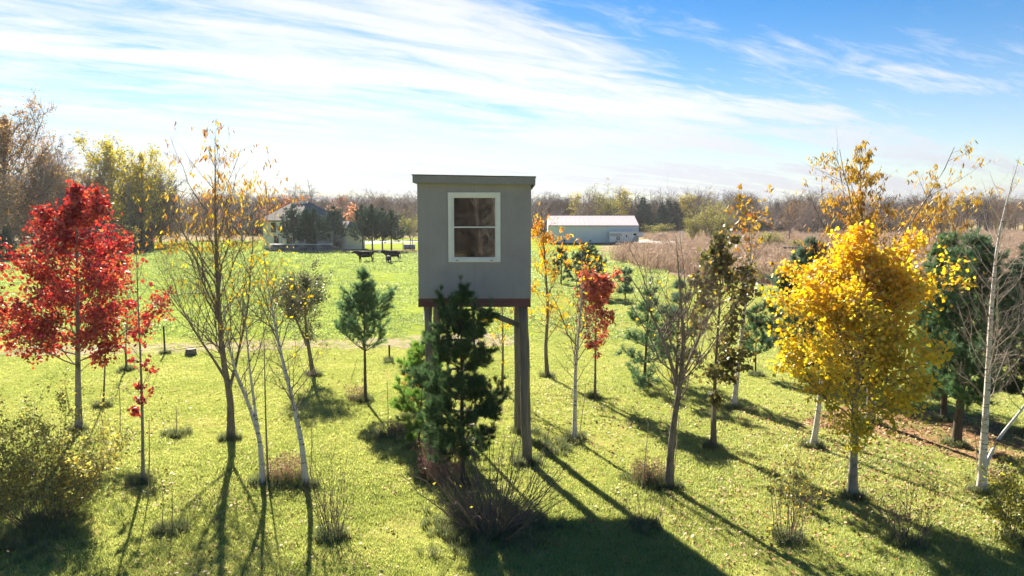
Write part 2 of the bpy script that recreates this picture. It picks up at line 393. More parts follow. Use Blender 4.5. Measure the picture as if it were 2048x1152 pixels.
TRUNK_BASES = []
def tree(name, label, base, trunks_px, r0, env, bark, leaf=None, seed=1, n1=24, el=(35, 60), h01=(.3, .97), n2=6, n3=4, cat='tree', group=None,
         limb_mat=None, extra_r=.6, Y=None, ring=.25, **kw):
    """a tree from its outline: trunks_px polylines in the photograph, env = [(row, half width)] from the top down"""
    rng = np.random.default_rng(seed)
    b = ground(*base); Y = b[1]
    trunks = []
    for i, tp in enumerate(trunks_px):
        pts = [at(px, py, Y) for px, py in tp]; pts = np.array(pts)
        if i == 0: pts[0] = b - np.array([0, 0, .05])
        pts[1:, 1] += np.cumsum(rng.normal(0, .05, len(pts) - 1)); trunks.append((pts, r0 * (1 if i == 0 else extra_r)))
    lv = grow(rng, trunks, env_fn(env, Y), n1, el, h01, n2, n3, **kw)
    o = thing(name, label, cat, b, group=group)
    mt, mb = wood_meshes(lv, b)
    link('trunk', mt, bark, o); link('branches', mb, limb_mat or bark, o)
    for lf in ([leaf] if isinstance(leaf, dict) else leaf or []):
        pos, dr = leaf_points(rng, lv, lf['per'], lf.get('spread', .03), lf.get('t0', .25), lf.get('levels', (-1,)))
        if lf.get('gap', 0):        # thin patches and thick clumps
            ph = rng.uniform(0, 6.28, (4, 3)); fr = rng.normal(0, 2.6, (4, 3)); nz = sum(np.sin(pos @ fr[i] + ph[i, 0]) for i in range(4)) / 4
            k = rng.uniform(size=len(pos)) < np.clip(1 - lf['gap'] * (.55 - nz * 1.5), .03, 1); pos, dr = pos[k], dr[k]
        if 'bands' in lf:
            zz = pos[:, 2]; pr = np.zeros(len(pos))
            for p0, p1, pb in lf['bands']: pr[(zz < at(1024, p0, Y)[2]) & (zz >= at(1024, p1, Y)[2])] = pb
            k = rng.uniform(size=len(pos)) < pr; pos, dr = pos[k], dr[k]
        V, F, var = leaves(rng, pos - b, lf['size'], lf.get('kind', 'oval'), lf.get('droop', .3), dr if lf.get('along') else None)
        if 'ramp' in lf:      # leaf colour drifts with height on the tree, as the photo shows
            z0, z1 = at(1024, lf['ramp'][1], Y)[2] - b[2], at(1024, lf['ramp'][0], Y)[2] - b[2]
            var = np.clip(var * .62 + .36 * np.clip((V[:, 2] - z0) / (z1 - z0), 0, 1) - .03, 0, 1)
        link('crown', mesh_np('crown', V, [F], {'var': var}), lf['mat'], o)
    TRUNK_BASES.append((b[0], b[1], ring))
    return o

def needle_tris(rng, O, T, M, ln, wd, ang=(20, 55)):
    n = len(O); Oa = np.repeat(O, M, 0); Ta = np.repeat(T, M, 0); k = len(Oa)
    v = rng.normal(size=(k, 3)); v = unit(v - Ta * (v * Ta).sum(1, keepdims=True)); a = np.radians(rng.uniform(*ang, k))[:, None]
    D = unit(Ta * np.cos(a) + v * np.sin(a)); q = unit(np.cross(D, rng.normal(size=(k, 3)))) * wd / 2
    L = (ln * rng.uniform(.7, 1.2, k))[:, None]
    Oa = Oa + rng.normal(0, .012, Oa.shape)
    V = np.stack([Oa - q, Oa + q, Oa + D * L], 1).reshape(-1, 3); F = np.arange(k * 3).reshape(-1, 3)
    return V, F, np.repeat(np.clip(np.repeat(rng.uniform(0, 1, n), M) * .6 + rng.uniform(0, .4, k), 0, 1), 3)
def pine_arrays(rng, b, top, env, whorl=.38, per=6, h0=.12, n2=5, n3=3, M=26, ln=.11, wd=.009, el=(5, 55), r0=.05, step=.07, dens=1.0, mid=None):
    H = top[2] - b[2]; pts = [b - np.array([0, 0, .05])] + ([mid] if mid is not None else [b * .5 + top * .5]) + [top]
    P0 = smooth_line(pts, 14)[None]; s = np.linspace(0, 1, 14); R0 = (r0 * ((1 - s) * .92 + .08))[None]
    nw = max(4, int(H * (1 - h0) / whorl)); t = np.repeat(h0 + (1 - h0) * (np.arange(nw) / nw) ** .9, per) ; N = len(t); t = np.clip(t + rng.normal(0, .008, N), .02, .97)
    O, T, r = sample(P0, R0, np.zeros(N, int), t)
    az = np.arange(N) * 2 * np.pi / per + np.repeat(rng.uniform(0, 6, nw), per) + rng.normal(0, .25, N)
    ee = np.radians(el[0] + (el[1] - el[0]) * t ** 1.5 + rng.normal(0, 6, N))
    D = np.stack([np.cos(az) * np.cos(ee), np.sin(az) * np.cos(ee), np.sin(ee)], 1)
    rr = env(O[:, 2])
    for _ in range(3): rr = env(O[:, 2] + rr * (np.tan(ee) * .8 + .15))
    Ln = np.maximum(rr * rng.uniform(.55, 1.2, N) / np.maximum(np.cos(ee), .4), .05 + .16 * (t > .9) * H / 4)
    P1, R1 = shoot(rng, O, D, Ln, np.clip(r * .5, .004, .02), 8, .28, .05)
    k = (rr > .05) | (t > .8); P1, R1, Ln = P1[k], R1[k], Ln[k]; N = len(Ln)
    lv = [(P0, R0), (P1, R1)]
    c2 = np.maximum(2, rng.poisson(n2 * np.clip(Ln / Ln.mean(), .4, 1.7))); par = np.repeat(np.arange(N), c2)
    t2 = rng.uniform(.28, 1, len(par)); L2 = Ln[par] * .42 * (1.15 - t2 * .6) * rng.uniform(.7, 1.2, len(par)) + .06
    P2, R2 = side(rng, P1, R1, par, t2, np.radians(rng.uniform(35, 60, len(par))), L2, 5, .003, .6, .25, .05, .55); lv.append((P2, R2))
    sh = [(P1, R1, Ln, .5), (P2, R2, L2, .1)]
    if n3:
        c3 = rng.poisson(n3, len(P2)); par = np.repeat(np.arange(len(P2)), c3); t3 = rng.uniform(.25, .95, len(par)); L3 = L2[par] * .4 * rng.uniform(.6, 1.2, len(par)) + .05
        P3, R3 = side(rng, P2, R2, par, t3, np.radians(rng.uniform(30, 55, len(par))), L3, 4, .003, .6, .25, .04, .4); lv.append((P3, R3)); sh.append((P3, R3, L3, 0.))
    An, At = [], []
    for P, Rr, L, t0 in sh + [(P0, R0, np.array([H]), .93)]:
        k = np.maximum(1, np.round(L * (1 - t0) / step * dens + rng.uniform(0, .6, len(L)))).astype(int); par = np.repeat(np.arange(len(P)), k)
        O, T, _ = sample(P, Rr, par, rng.uniform(t0, 1, len(par))); An.append(O); At.append(T)
        O, T, _ = sample(P, Rr, np.arange(len(P)), np.full(len(P), .999)); An.append(O); At.append(T)
    An = np.concatenate(An); At = unit(np.concatenate(At) + np.array([0, 0, .15]))
    return lv, needle_tris(rng, An, At, M, ln, wd)
def pine(name, label, base, top, env, needles, bark, seed=1, group=None, mid=None, ring=.3, cat='pine tree', skip=None, **kw):
    rng = np.random.default_rng(seed); b = ground(*base); Y = b[1]; tp = at(*top, Y)
    lv, (V, F, var) = pine_arrays(rng, b, tp, env_fn(env, Y), mid=None if mid is None else at(*mid, Y), **kw)
    o = thing(name, label, cat, b, group=group)
    mt, mb = wood_meshes(lv, b, (8, 4, 3, 3)); link('trunk', mt, bark, o); link('branches', mb, bark, o)
    link('needles', mesh_np('needles', V - b, [F], {'var': var}), needles, o)
    TRUNK_BASES.append((b[0], b[1], ring)); return o
def shrub(name, label, base, hw, top, mat, leaf=None, seed=1, stems=14, spread=(55, 88), n2=4, n3=3, r0=.008, cat='shrub', group=None, ring=.3, l2=.4, up=.1, foot=.12):
    """many stems from one foot; hw half width and top row in photograph pixels"""
    rng = np.random.default_rng(seed); b = ground(*base); Y = b[1]; H = at(base[0], top, Y)[2]; W = hw * Y / FPX
    az = rng.uniform(0, 2 * np.pi, stems); k = np.sqrt(rng.uniform(0, 1, stems))
    O = b + np.stack([np.cos(az), np.sin(az), np.zeros(stems)], 1) * foot * k[:, None] - np.array([0, 0, .03])
    tipv = np.stack([np.cos(az) * W * k, np.sin(az) * W * k * .9, H * rng.uniform(.6, 1.0, stems) * (1 - .25 * k ** 2)], 1)
    Ln = np.linalg.norm(tipv, axis=1); D = tipv / Ln[:, None]
    P1, R1 = shoot(rng, O, unit(D + np.array([0, 0, -up * .5])), Ln, np.full(stems, r0) * rng.uniform(.7, 1.2, stems), 8, up, .10)
    lv = [(P1, R1)]
    par = np.repeat(np.arange(stems), np.maximum(1, rng.poisson(n2, stems))); t = rng.uniform(.2, 1, len(par)); L2 = Ln[par] * l2 * (1.1 - .6 * t) * rng.uniform(.5, 1.2, len(par))
    lv.append(side(rng, P1, R1, par, t, np.radians(rng.uniform(20, 50, len(par))), L2, 5, .0028, .6, .15, .09))
    if n3:
        par = np.repeat(np.arange(len(L2)), np.maximum(1, rng.poisson(n3, len(L2)))); t = rng.uniform(.2, 1, len(par)); L3 = L2[par] * .45 * rng.uniform(.5, 1.3, len(par)) + .03
        lv.append(side(rng, *lv[1], par, t, np.radians(rng.uniform(25, 55, len(par))), L3, 4, .0024, .6, .1, .09))
    V, F = join([tubes(P - b, Rr, 4 if i == 0 else 3) for i, (P, Rr) in enumerate(lv)])
    o = thing(name, label, cat, b, group=group)
    link('stems', mesh_np('stems', V, F, smooth=True), mat, o)
    if leaf:
        pos, dr = leaf_points(rng, lv, leaf['per'], leaf.get('spread', .03), leaf.get('t0', .2), leaf.get('levels', (-1,)))
        V, F, var = leaves(rng, pos - b, leaf['size'], leaf.get('kind', 'oval'), leaf.get('droop', .2)); link('foliage', mesh_np('foliage', V, [F], {'var': var}), leaf['mat'], o)
    TRUNK_BASES.append((b[0], b[1], ring)); return o
# ================================================================== shared materials
BARK = M_bark('grey brown bark', (.085, .07, .058), (.27, .23, .19))
BARK_PALE = M_bark('pale grey bark', (.16, .145, .125), (.38, .35, .31), (.12, .115, .09))
TWIG = M_bark('twig bark', (.10, .075, .058), (.26, .205, .165))
TWIG_RED = M_bark('reddish twig bark', (.10, .072, .06), (.25, .185, .155))
BIRCH = M_birch('white birch bark')
PBARK = M_bark('pine bark', (.045, .037, .03), (.13, .105, .08))
L_RED = M_leaf('red maple leaf', [(0, (.19, .018, .027)), (.4, (.35, .036, .040)), (.75, (.48, .075, .055)), (1, (.60, .17, .08))], .45, .14)
L_PINKRED = M_leaf('faded red leaf', [(0, (.33, .06, .05)), (.5, (.50, .12, .08)), (1, (.58, .24, .12))], .45, .10)
L_YEL = M_leaf('yellow maple leaf', [(0, (.22, .27, .05)), (.25, (.46, .42, .055)), (.55, (.66, .48, .055)), (.8, (.68, .37, .05)), (1, (.55, .23, .05))], .55, .10)
L_AMB = M_leaf('amber cherry leaf', [(0, (.40, .31, .05)), (.45, (.48, .30, .05)), (.75, (.36, .16, .04)), (1, (.24, .09, .045))], .38, .10)
L_YEL2 = M_leaf('clear yellow leaf', [(0, (.48, .42, .04)), (.6, (.64, .48, .05)), (1, (.58, .32, .04))], .5, .09)
L_ORG = M_leaf('orange over yellow leaf', [(0, (.50, .42, .04)), (.4, (.62, .42, .04)), (.7, (.62, .24, .03)), (1, (.60, .10, .02))], .5, .09)
L_OLIVE = M_leaf('dark olive leaf', [(0, (.06, .07, .025)), (.55, (.13, .13, .04)), (.85, (.22, .18, .06)), (1, (.34, .22, .06))], .35, .10, .5)
L_GREY = M_leaf('grey green apple leaf', [(0, (.07, .085, .04)), (.6, (.14, .155, .075)), (1, (.26, .24, .11))], .4, .16, .4)
L_SHRUB = M_leaf('yellow green shrub leaf', [(0, (.12, .13, .04)), (.5, (.28, .27, .07)), (.85, (.46, .38, .09)), (1, (.56, .40, .10))], .6, .10)
L_LIME = M_leaf('lime shrub leaf', [(0, (.14, .16, .03)), (.6, (.30, .30, .05)), (1, (.46, .40, .07))], .45, .12)
L_DRY = M_leaf('dry weed', [(0, (.15, .085, .06)), (.6, (.28, .18, .12)), (1, (.42, .31, .21))], .3, .05)
N_PINE = M_leaf('white pine needles', [(0, (.045, .095, .055)), (.5, (.09, .175, .085)), (.85, (.15, .25, .09)), (1, (.24, .33, .11))], .4, .10, .4, 1.15)
N_DARK = M_leaf('dark pine needles', [(0, (.025, .05, .036)), (.6, (.055, .095, .062)), (1, (.11, .16, .085))], .25, .10, .4, 1.1)
N_BLUE = M_leaf('blue green pine needles', [(0, (.055, .105, .075)), (.6, (.11, .18, .12)), (1, (.18, .26, .14))], .38, .10, .4, 1.1)
N_SHADE = M_leaf('shade tone pine needles', [(0, (.04, .08, .04)), (.6, (.085, .15, .065)), (1, (.16, .24, .075))], .4, .05, .4, 1.1)  # greens darkened to carry box shadow and backlight on the tower pine
N_ORANGE = M_leaf('dead orange needles', [(0, (.36, .12, .04)), (1, (.58, .27, .09))], .4, .06)

# ================================================================== ground
def M_ground(name, stops, sc=(.5, 6.0, 40.0), w=(.4, .35, .25), spots=None, bump=.5):
    m = new_mat(name); t = NT(m); p = t.pos()
    a = t.noise(p, sc[0], 5, .6, .4); b = t.noise(p, sc[1], 5, .65); c = t.noise(p, sc[2], 3, .7)
    f = t.math('ADD', t.math('ADD', t.math('MULTIPLY', a, w[0]), t.math('MULTIPLY', b, w[1])), t.math('MULTIPLY', c, w[2]))
    col = t.ramp(t.range(f, .32, .68), stops)
    if spots:
        col = t.mix(t.range(t.noise(p, spots[1], 4, .6, .3), spots[2], spots[2] + .12, 0, spots[3]), col, spots[0])
    t.out(t.principled(col, 1.0, t.bump(t.math('ADD', b, c), bump, .03), 0, 0)); return m
M_FIELD = M_ground('far meadow ground', [(0, (.20, .17, .09)), (.5, (.28, .23, .13)), (1, (.36, .29, .18))], (.02, .25, 3))
M_LAWN = M_ground('lawn turf', [(0, (.11, .145, .03)), (.45, (.21, .24, .05)), (.75, (.30, .29, .085)), (1, (.38, .33, .15))], (.35, 5, 45), spots=((.30, .21, .10), .8, .56, .5))
M_PAST = M_ground('pasture turf', [(0, (.14, .19, .035)), (.5, (.24, .29, .05)), (1, (.32, .34, .08))], (.12, 1.2, 9), spots=((.10, .145, .022), .05, .5, .5))
M_DIRT = M_ground('bare dirt', [(0, (.19, .16, .10)), (.4, (.29, .24, .165)), (1, (.40, .33, .235))], (.5, 3, 22), spots=((.13, .17, .04), 1.3, .50, .9))
M_MULCH = M_ground('brown mulch', [(0, (.10, .07, .05)), (1, (.30, .21, .16))], (.3, 2, 12))
M_NEEDLE = M_ground('needle litter', [(0, (.14, .08, .045)), (.5, (.25, .15, .085)), (1, (.34, .23, .13))], (1.2, 7, 50), spots=((.13, .15, .04), 1.6, .5, .8))
M_REEDG = M_ground('reed bed floor', [(0, (.17, .12, .085)), (1, (.32, .24, .18))], (.1, 1, 8))
M_GRAVEL = M_ground('gravel', [(0, (.30, .29, .27)), (1, (.5, .48, .45))], (.3, 3, 20))

def sheet(name, pts, z, mat, jag=0.0, seed=0, kind='structure', **tags):
    rng = np.random.default_rng(seed); P = []
    n = len(pts)
    for i in range(n):
        a = np.array(pts[i], float); b = np.array(pts[(i + 1) % n], float); d = np.linalg.norm(b - a)
        k = int(np.clip(d / max(jag * 1.3, .01), 1, 120)) if jag else 1
        for j in range(k):
            q = a + (b - a) * j / k; P.append(q + (rng.normal(0, jag, 2) if jag and j else 0))
    return sheet_poly(name, P, z, mat, kind, **tags)
def sheet_poly(name, P, z, mat, kind='structure', **tags):
    from mathutils.geometry import delaunay_2d_cdt
    n = len(P); vs, _, fs, *_r = delaunay_2d_cdt([Vector((float(p[0]), float(p[1]))) for p in P], [(i, (i + 1) % n) for i in range(n)], [], 1, 1e-4)
    fs = [f if (vs[f[1]] - vs[f[0]]).cross(vs[f[2]] - vs[f[0]]) > 0 else tuple(reversed(f)) for f in fs]
    me = bpy.data.meshes.new(name); me.from_pydata([(v.x, v.y, z) for v in vs], [], [tuple(f) for f in fs])
    return link(name, me, mat, kind=kind, **tags)
def g2(px, py): return tuple(ground(px, py)[:2])

def ground_grid():
    g = sorted(set([-3500, -2500, -1700, -1100, 1100, 1700, 2500, 3500] + list(range(-700, 701, 25)))); h = sorted(set([-600, -300, -150] + list(range(-75, 401, 25)) + [500, 650, 850, 1100, 1500, 2200, 3200, 4500]))
    X, Y = np.meshgrid(g, h); V = np.stack([X.ravel(), Y.ravel(), np.zeros(X.size)], 1); n = len(g); I = np.arange(X.size).reshape(X.shape)
    link('ground', mesh_np('ground', V, [np.stack([I[:-1, :-1], I[:-1, 1:], I[1:, 1:], I[1:, :-1]], -1).reshape(-1, 4)]), M_FIELD, kind='structure')
ground_grid()
sheet('pasture', [(-75, 31), (4, 31), (8, 60), (12, 85), (16, 128), (22, 160), (0, 200), (-60, 170), (-95, 150), (-100, 110)], .008, M_PAST, .5, 1)
sheet('lawn', [(-60, -12), (60, -12), (70, 30), (40, 43), (24, 50), (14, 80), (6, 95), (2, 60), (1, 31), (-70, 31)], .016, M_LAWN, .3, 2)
sheet('dirt_strip', [g2(-250, 715), g2(300, 710), g2(420, 704), g2(640, 699), g2(850, 697), g2(1000, 693), g2(1060, 688), g2(1000, 668), g2(850, 672), g2(700, 680), g2(520, 682), g2(300, 689), g2(-250, 697)], .024, M_DIRT, .22, 3)
sheet('reed_bed', [(13, 82), (16, 62), (26, 50), (46, 46), (110, 60), (190, 130), (190, 240), (70, 250), (40, 150), (30, 118), (19, 108)], .024, M_REEDG, .6, 4)
sheet('mulch_bed', [g2(600, 506), g2(840, 510), g2(960, 514), g2(960, 502), g2(840, 500), g2(600, 499), g2(560, 503)], .020, M_MULCH, .25, 5)
sheet('needle_litter_ground', [g2(1600, 850), g2(1680, 815), g2(1800, 810), g2(2000, 840), g2(2100, 900), g2(2120, 940), g2(2000, 930), g2(1900, 905), g2(1780, 880)], .024, M_NEEDLE, .15, 6)
sheet('gravel_pad', [g2(1200, 488.5), g2(1400, 490), g2(1400, 480), g2(1290, 479), g2(1270, 482)], .032, M_GRAVEL, .3, 7)
sheet('driveway', [g2(600, 494), g2(850, 484), g2(850, 481), g2(640, 483)], .028, M_GRAVEL, .2, 8)

# ================================================================== hunting tower
def build_tower():
    Y0 = 14.93; k = Y0 / FPX
    def fx(px): return (px - 1024) * k
    def fz(py): return at(1024, py, Y0)[2]
    xl, xr = fx(836), fx(1062); zb, zt = fz(597), fz(366); dep = 2.44; xm = (xl + xr) / 2
    m = new_mat('grey stucco siding'); t = NT(m); p = t.obj()
    a = t.noise(p, 1.6, 5, .6, .4); b = t.noise(p, 90, 3, .7, 0, (1, 1, .35)); sm = t.noise(p, 5, 4, .6, 1.2)
    streak = t.noise(p, 2.2, 4, .6, 0, (3.5, 3.5, .25))
    col = t.ramp(t.math('ADD', t.math('MULTIPLY', a, .45), t.math('ADD', t.math('MULTIPLY', b, .35), t.math('MULTIPLY', streak, .2))), [(.34, (.245, .240, .250)), (.66, (.335, .331, .344))])
    col = t.mix(t.range(sm, .64, .78, 0, .35), col, (.24, .235, .22))
    t.out(t.principled(col, .85, t.bump(b, .5, .004), 0, .2)); SIDING = m
    TRIM = M_rough('grey painted trim', (.20, .201, .208), (.265, .267, .275), 3, .8, (1, 1, 1), .2, .004)
    VINYL = M_rough('white vinyl', (.62, .64, .64), (.74, .76, .76), 3, .45, (1, 1, 1), .05, .002, .4)
    RED = M_rough('red stained timber', (.12, .055, .055), (.20, .098, .095), 2.2, .8, (.35, 1, 3), .4, .006, fine=.5)
    POST = M_rough('weathered grey post', (.14, .122, .105), (.33, .295, .26), 3.5, .9, (2.5, 2.5, .14), .9, .012, fine=.7)
    WOOD = M_rough('grey plank', (.15, .13, .11), (.27, .24, .20), 4, .9, (1, 1, 1), .4, .006, fine=.4)
    DARK = M_rough('plywood inside', (.085, .08, .075), (.14, .13, .12), 3, .9)
    ROOFM = M_rough('grey roll roofing', (.10, .10, .10), (.15, .15, .15), 14, .95)
    o = thing('hunting_tower', 'tall grey box blind with a white window, raised on four weathered posts', 'hunting blind', (xm, Y0, 0))
    ox, oy = xm, Y0
    def P(mb, name, mat, **k):
        mb.v = [(v[0] - ox, v[1] - oy, v[2]) for v in mb.v]; return mb.build(name, mat, o, **k)
    # window opening
    wx0, wx1, wz0, wz1 = fx(900), fx(998.5), fz(521), fz(388)
    th = .018
    for s, (a, b) in enumerate(((xl, xm - .002), (xm + .002, xr))):       # two sheets, meeting under the window
        mb = MB()
        if s == 0:
            mb.box(a, wx0, Y0, Y0 + th, zb, zt); c, d = wx0, b
        else:
            mb.box(wx1, b, Y0, Y0 + th, zb, zt); c, d = a, wx1
        mb.box(c, d, Y0, Y0 + th, zb, wz0); mb.box(c, d, Y0, Y0 + th, wz1, zt)
        P(mb, 'siding_panel', SIDING)
    for z0, z1 in ((zb + .05, wz0 - .02), (wz1 + .02, zt + .09)): P(MB().box(xm - .05, xm + .05, Y0 + th + .001, Y0 + th + .03, z0, z1), 'seam_light_stop', DARK)  # hidden strips added to stop sky light leaking through the sheet seam
    for x in (xl, xr - th): P(MB().box(x, x + th, Y0 + th + .001, Y0 + dep, zb, zt), 'siding_panel', SIDING)
    mb = MB(); mb.box(xl + th + .002, xr - th - .002, Y0 + dep - th, Y0 + dep, zb, zt + .10); P(mb, 'siding_panel', SIDING)
    P(MB().box(xl + th + .003, xr - th - .003, Y0 + th + .003, Y0 + dep - th - .003, zb + .01, zb + .03), 'floor_board', DARK)
    # roof: slightly falling to the right, thin metal edge above the fascia
    fl, fr = fx(829), fx(1070); y_f = Y0 - .15; zl, zr = fz(351.5), fz(355.5)
    hh = fz(352) - fz(366.5)
    def slope(x): return zl + (zr - zl) * (x - fl) / (fr - fl)
    def wedge(mb, x0, x1, y0, y1, d0, d1):
        mb.add([(x0,y0,slope(x0)+d0),(x1,y0,slope(x1)+d0),(x1,y1,slope(x1)+d0),(x0,y1,slope(x0)+d0),
                (x0,y0,slope(x0)+d1),(x1,y0,slope(x1)+d1),(x1,y1,slope(x1)+d1),(x0,y1,slope(x0)+d1)],
               [(0,3,2,1),(4,5,6,7),(0,1,5,4),(1,2,6,5),(2,3,7,6),(3,0,4,7)]); return mb
    P(wedge(MB(), fl, fr, y_f, y_f + .03, -hh, 0), 'fascia', TRIM)
    for x in (fl, fr - .03): P(wedge(MB(), x, x + .03, y_f + .031, Y0 + dep + .15, -hh, 0), 'fascia', TRIM)
    P(wedge(MB(), fl - .015, fr + .015, y_f - .02, Y0 + dep + .17, .002, .022), 'roof', ROOFM)
    P(wedge(MB(), fl + .032, fr - .032, y_f + .032, Y0 - .002, -hh + .01, -hh + .025), 'soffit', TRIM)
    # window: outer casing, two sashes with their panes
    cx0, cx1, cz0, cz1 = fx(897), fx(1001), fz(524), fz(385)
    w = fx(905) - fx(897); yf = Y0 - .03
    mb = MB(); mb.box(cx0, cx0 + w, yf, Y0 - .001, cz0, cz1).box(cx1 - w, cx1, yf, Y0 - .001, cz0, cz1)
    mb.box(cx0 + w, cx1 - w, yf, Y0 - .001, cz1 - w, cz1).box(cx0 + w, cx1 - w, yf - .012, Y0 - .001, cz0, cz0 + w * .9)
    fr_ = P(mb, 'window_frame', VINYL)
    gm = new_mat('window glass'); t = NT(gm)
    fz_ = t.n('ShaderNodeFresnel'); fz_.inputs[0].default_value = 1.5
    tr = t.n('ShaderNodeBsdfTransparent'); tr.inputs[0].default_value = (.5, .56, .58, 1)
    gl = t.n('ShaderNodeBsdfGlossy'); gl.inputs['Roughness'].default_value = .035; gl.inputs[0].default_value = (.95, .97, 1, 1)
    mxs = t.n('ShaderNodeMixShader'); t.put(mxs.inputs[0], t.math('ADD', t.math('MULTIPLY', fz_.outputs[0], 2.0), .05)); t.L.new(tr.outputs[0], mxs.inputs[1]); t.L.new(gl.outputs[0], mxs.inputs[2]); t.out(mxs.outputs[0])
    for z0, z1, dy in ((fz(455), fz(391), .022), (fz(519), fz(453.2), .006)):
        sx0, sx1 = fx(904.5), fx(993.5); sw = .048; y1 = Y0 + dy
        gx0, gx1 = fx(908.5), fx(990.5)
        sash = MB(); rb = .022 if dy > .01 else .05; rt = .05 if dy > .01 else .026
        sash.box(sx0, gx0, y1 - .02, y1 + .02, z0, z1).box(gx1, sx1, y1 - .02, y1 + .02, z0, z1)
        sash.box(gx0, gx1, y1 - .02, y1 + .02, z0, z0 + rb).box(gx0, gx1, y1 - .02, y1 + .02, z1 - rt, z1)
        s = P(sash, 'window_sash', VINYL)
        g = MB().box(gx0 + .001, gx1 - .001, y1 - .003, y1 + .003, z0 + rb + .001, z1 - rt - .001)
        g.v = [(v[0] - ox, v[1] - oy, v[2]) for v in g.v]; g.build('window_pane', gm, s)
    for px in (915, 983):
        MB().box(fx(px) - .03 - ox, fx(px) + .03 - ox, yf - .016 - oy, yf - .0125 - oy, cz0 + .03, cz0 + .045).build('latch', DARK, fr_)
    # platform: red stained rim beams and joists
    zq = fz(614)
    P(MB().box(xl + .02, xr - .035, Y0 + .005, Y0 + .045, zq, zb - .001), 'rim_beam', RED)
    P(MB().box(xl + .02, xr - .035, Y0 + dep - .045, Y0 + dep - .005, zq, zb - .001), 'rim_beam', RED)
    for x in (xl - .01, xr - .034): P(MB().box(x, x + .029, Y0 + .003, Y0 + dep - .003, zq - .005, zb - .001), 'rim_beam', RED)
    for i in range(1, 6):
        x = xl + (xr - xl) * i / 6; P(MB().box(x - .02, x + .02, Y0 + .047, Y0 + dep - .047, zq + .01, zb - .002), 'joist', RED)
    for px in (866, 998, 1001):
        P(MB().box(fx(px) - .012, fx(px) + .012, Y0 - .004, Y0 + .0045, fz(602) - .012, fz(602) + .012), 'bolt', DARK)
    # posts
    rng = np.random.default_rng(4)
    def post(x, y, r0, r1, dx=0):
        pts = [(x + dx * (1 - i / 8) + rng.normal(0, .006), y + rng.normal(0, .006), -.05 + (zq + .05 + .0) * i / 8) for i in range(9)]
        P(MB().tube(pts, [r0 + (r1 - r0) * i / 8 + rng.normal(0, .002) for i in range(9)], 14), 'post', POST, smooth=True)
    post(fx(1048), Y0 + .15, .118, .10, .08); post(fx(850), Y0 + .30, .092, .082, .09)
    post(.15, Y0 + dep - .12, .118, .105, .03); post(-1.9, Y0 + dep - .12, .10, .09, 0.02)
    yb = Y0 + dep - .25
    P(MB().bar((fx(950), Y0 + .32, zq - .06), (fx(1044), Y0 + .32, fz(657)), .045, .12), 'brace', WOOD)
    P(MB().bar((fx(1048) , Y0 + .27, zq - .7), (fx(1048) + .05, Y0 + 1.1, zq - .03), .045, .10), 'brace', WOOD)
    P(MB().bar((fx(850), Y0 + .42, zq - .75), (fx(850), Y0 + 1.2, zq - .03), .045, .10), 'brace', WOOD)
    # ladder leaning up under the platform
    l = thing('ladder', 'weathered wooden ladder rising to the floor of the grey box blind', 'ladder', (fx(915), Y0 + 1.2, 0))
    hw = .31; top = zq - .04; run = -.62
    for s in (-hw, hw): MB().bar((s, 0, -.02), (s, run, top), .045, .09).build('rail', WOOD, l)
    nr = 10
    for i in range(nr):
        f = (i + .7) / nr; MB().box(-hw + .024, hw - .024, run * f - .045, run * f + .045, top * f - .02, top * f + .02).build('rung', WOOD, l)
    for x, y in ((fx(1052), Y0 + .15), (fx(858), Y0 + .3), (fx(1056), Y0 + 2.3)): TRUNK_BASES.append((x, y, .35))
build_tower()
# ================================================================== trees of the planted strip
tree('maple_tree', 'bushy bright red maple on a thick grey trunk, the fullest red crown', (158, 862),
     [[(158, 862), (156, 760), (152, 620), (147, 480), (146, 372)]], .085,
     [(372, 6), (420, 40), (480, 66), (540, 108), (600, 148), (660, 158), (710, 125), (738, 70), (752, 16)], BARK_PALE,
     dict(mat=L_RED, per=9.5, size=.073, kind='maple', spread=.08, levels=(-1, -2), gap=.3, droop=.6), 11, n1=46, el=(10, 62), h01=(.26, .98), n2=9, n3=4, limb_mat=BARK, l2=.38)
tree('maple_tree', 'slim sapling with red leaf tufts along its trunk beside the red maple', (286, 967),
     [[(286, 967), (285, 840), (279, 730), (271, 600), (264, 430)]], .036,
     [(430, 6), (560, 26), (690, 40), (800, 24), (850, 34)], BARK_PALE,
     dict(mat=L_RED, per=9, size=.078, kind='maple', bands=[(480, 600, .03), (600, 700, .15), (700, 745, .16), (768, 838, .75)], levels=(-1, -2)), 12, n1=26, el=(35, 60), h01=(.22, .97), n2=3, n3=2, limb_mat=TWIG)
tree('cherry_tree', 'tallest slender tree left of the tower with drooping amber leaves at its top', (462, 880),
     [[(462, 880), (458, 790), (450, 735), (437, 600), (431, 450), (428, 262)], [(458, 780), (470, 735), (492, 620), (503, 480), (498, 420)], [(456, 765), (430, 725), (385, 660), (330, 560)]], .09,
     [(262, 14), (300, 40), (340, 62), (400, 78), (460, 82), (540, 100), (620, 118), (690, 90), (740, 30)], BARK,
     [dict(mat=L_AMB, per=1.9, size=.13, kind='long', droop=1.6, bands=[(240, 400, .55), (400, 500, .2)], levels=(-1, -2)),
      dict(mat=L_YEL2, per=.6, size=.12, kind='long', droop=1.2, bands=[(380, 660, .16)], levels=(-1,))], 13, n1=44, el=(58, 66), h01=(.24, .985), n2=6, n3=4, extra_r=.42, limb_mat=TWIG, up=(.12, .1, .1), l1min=.45)
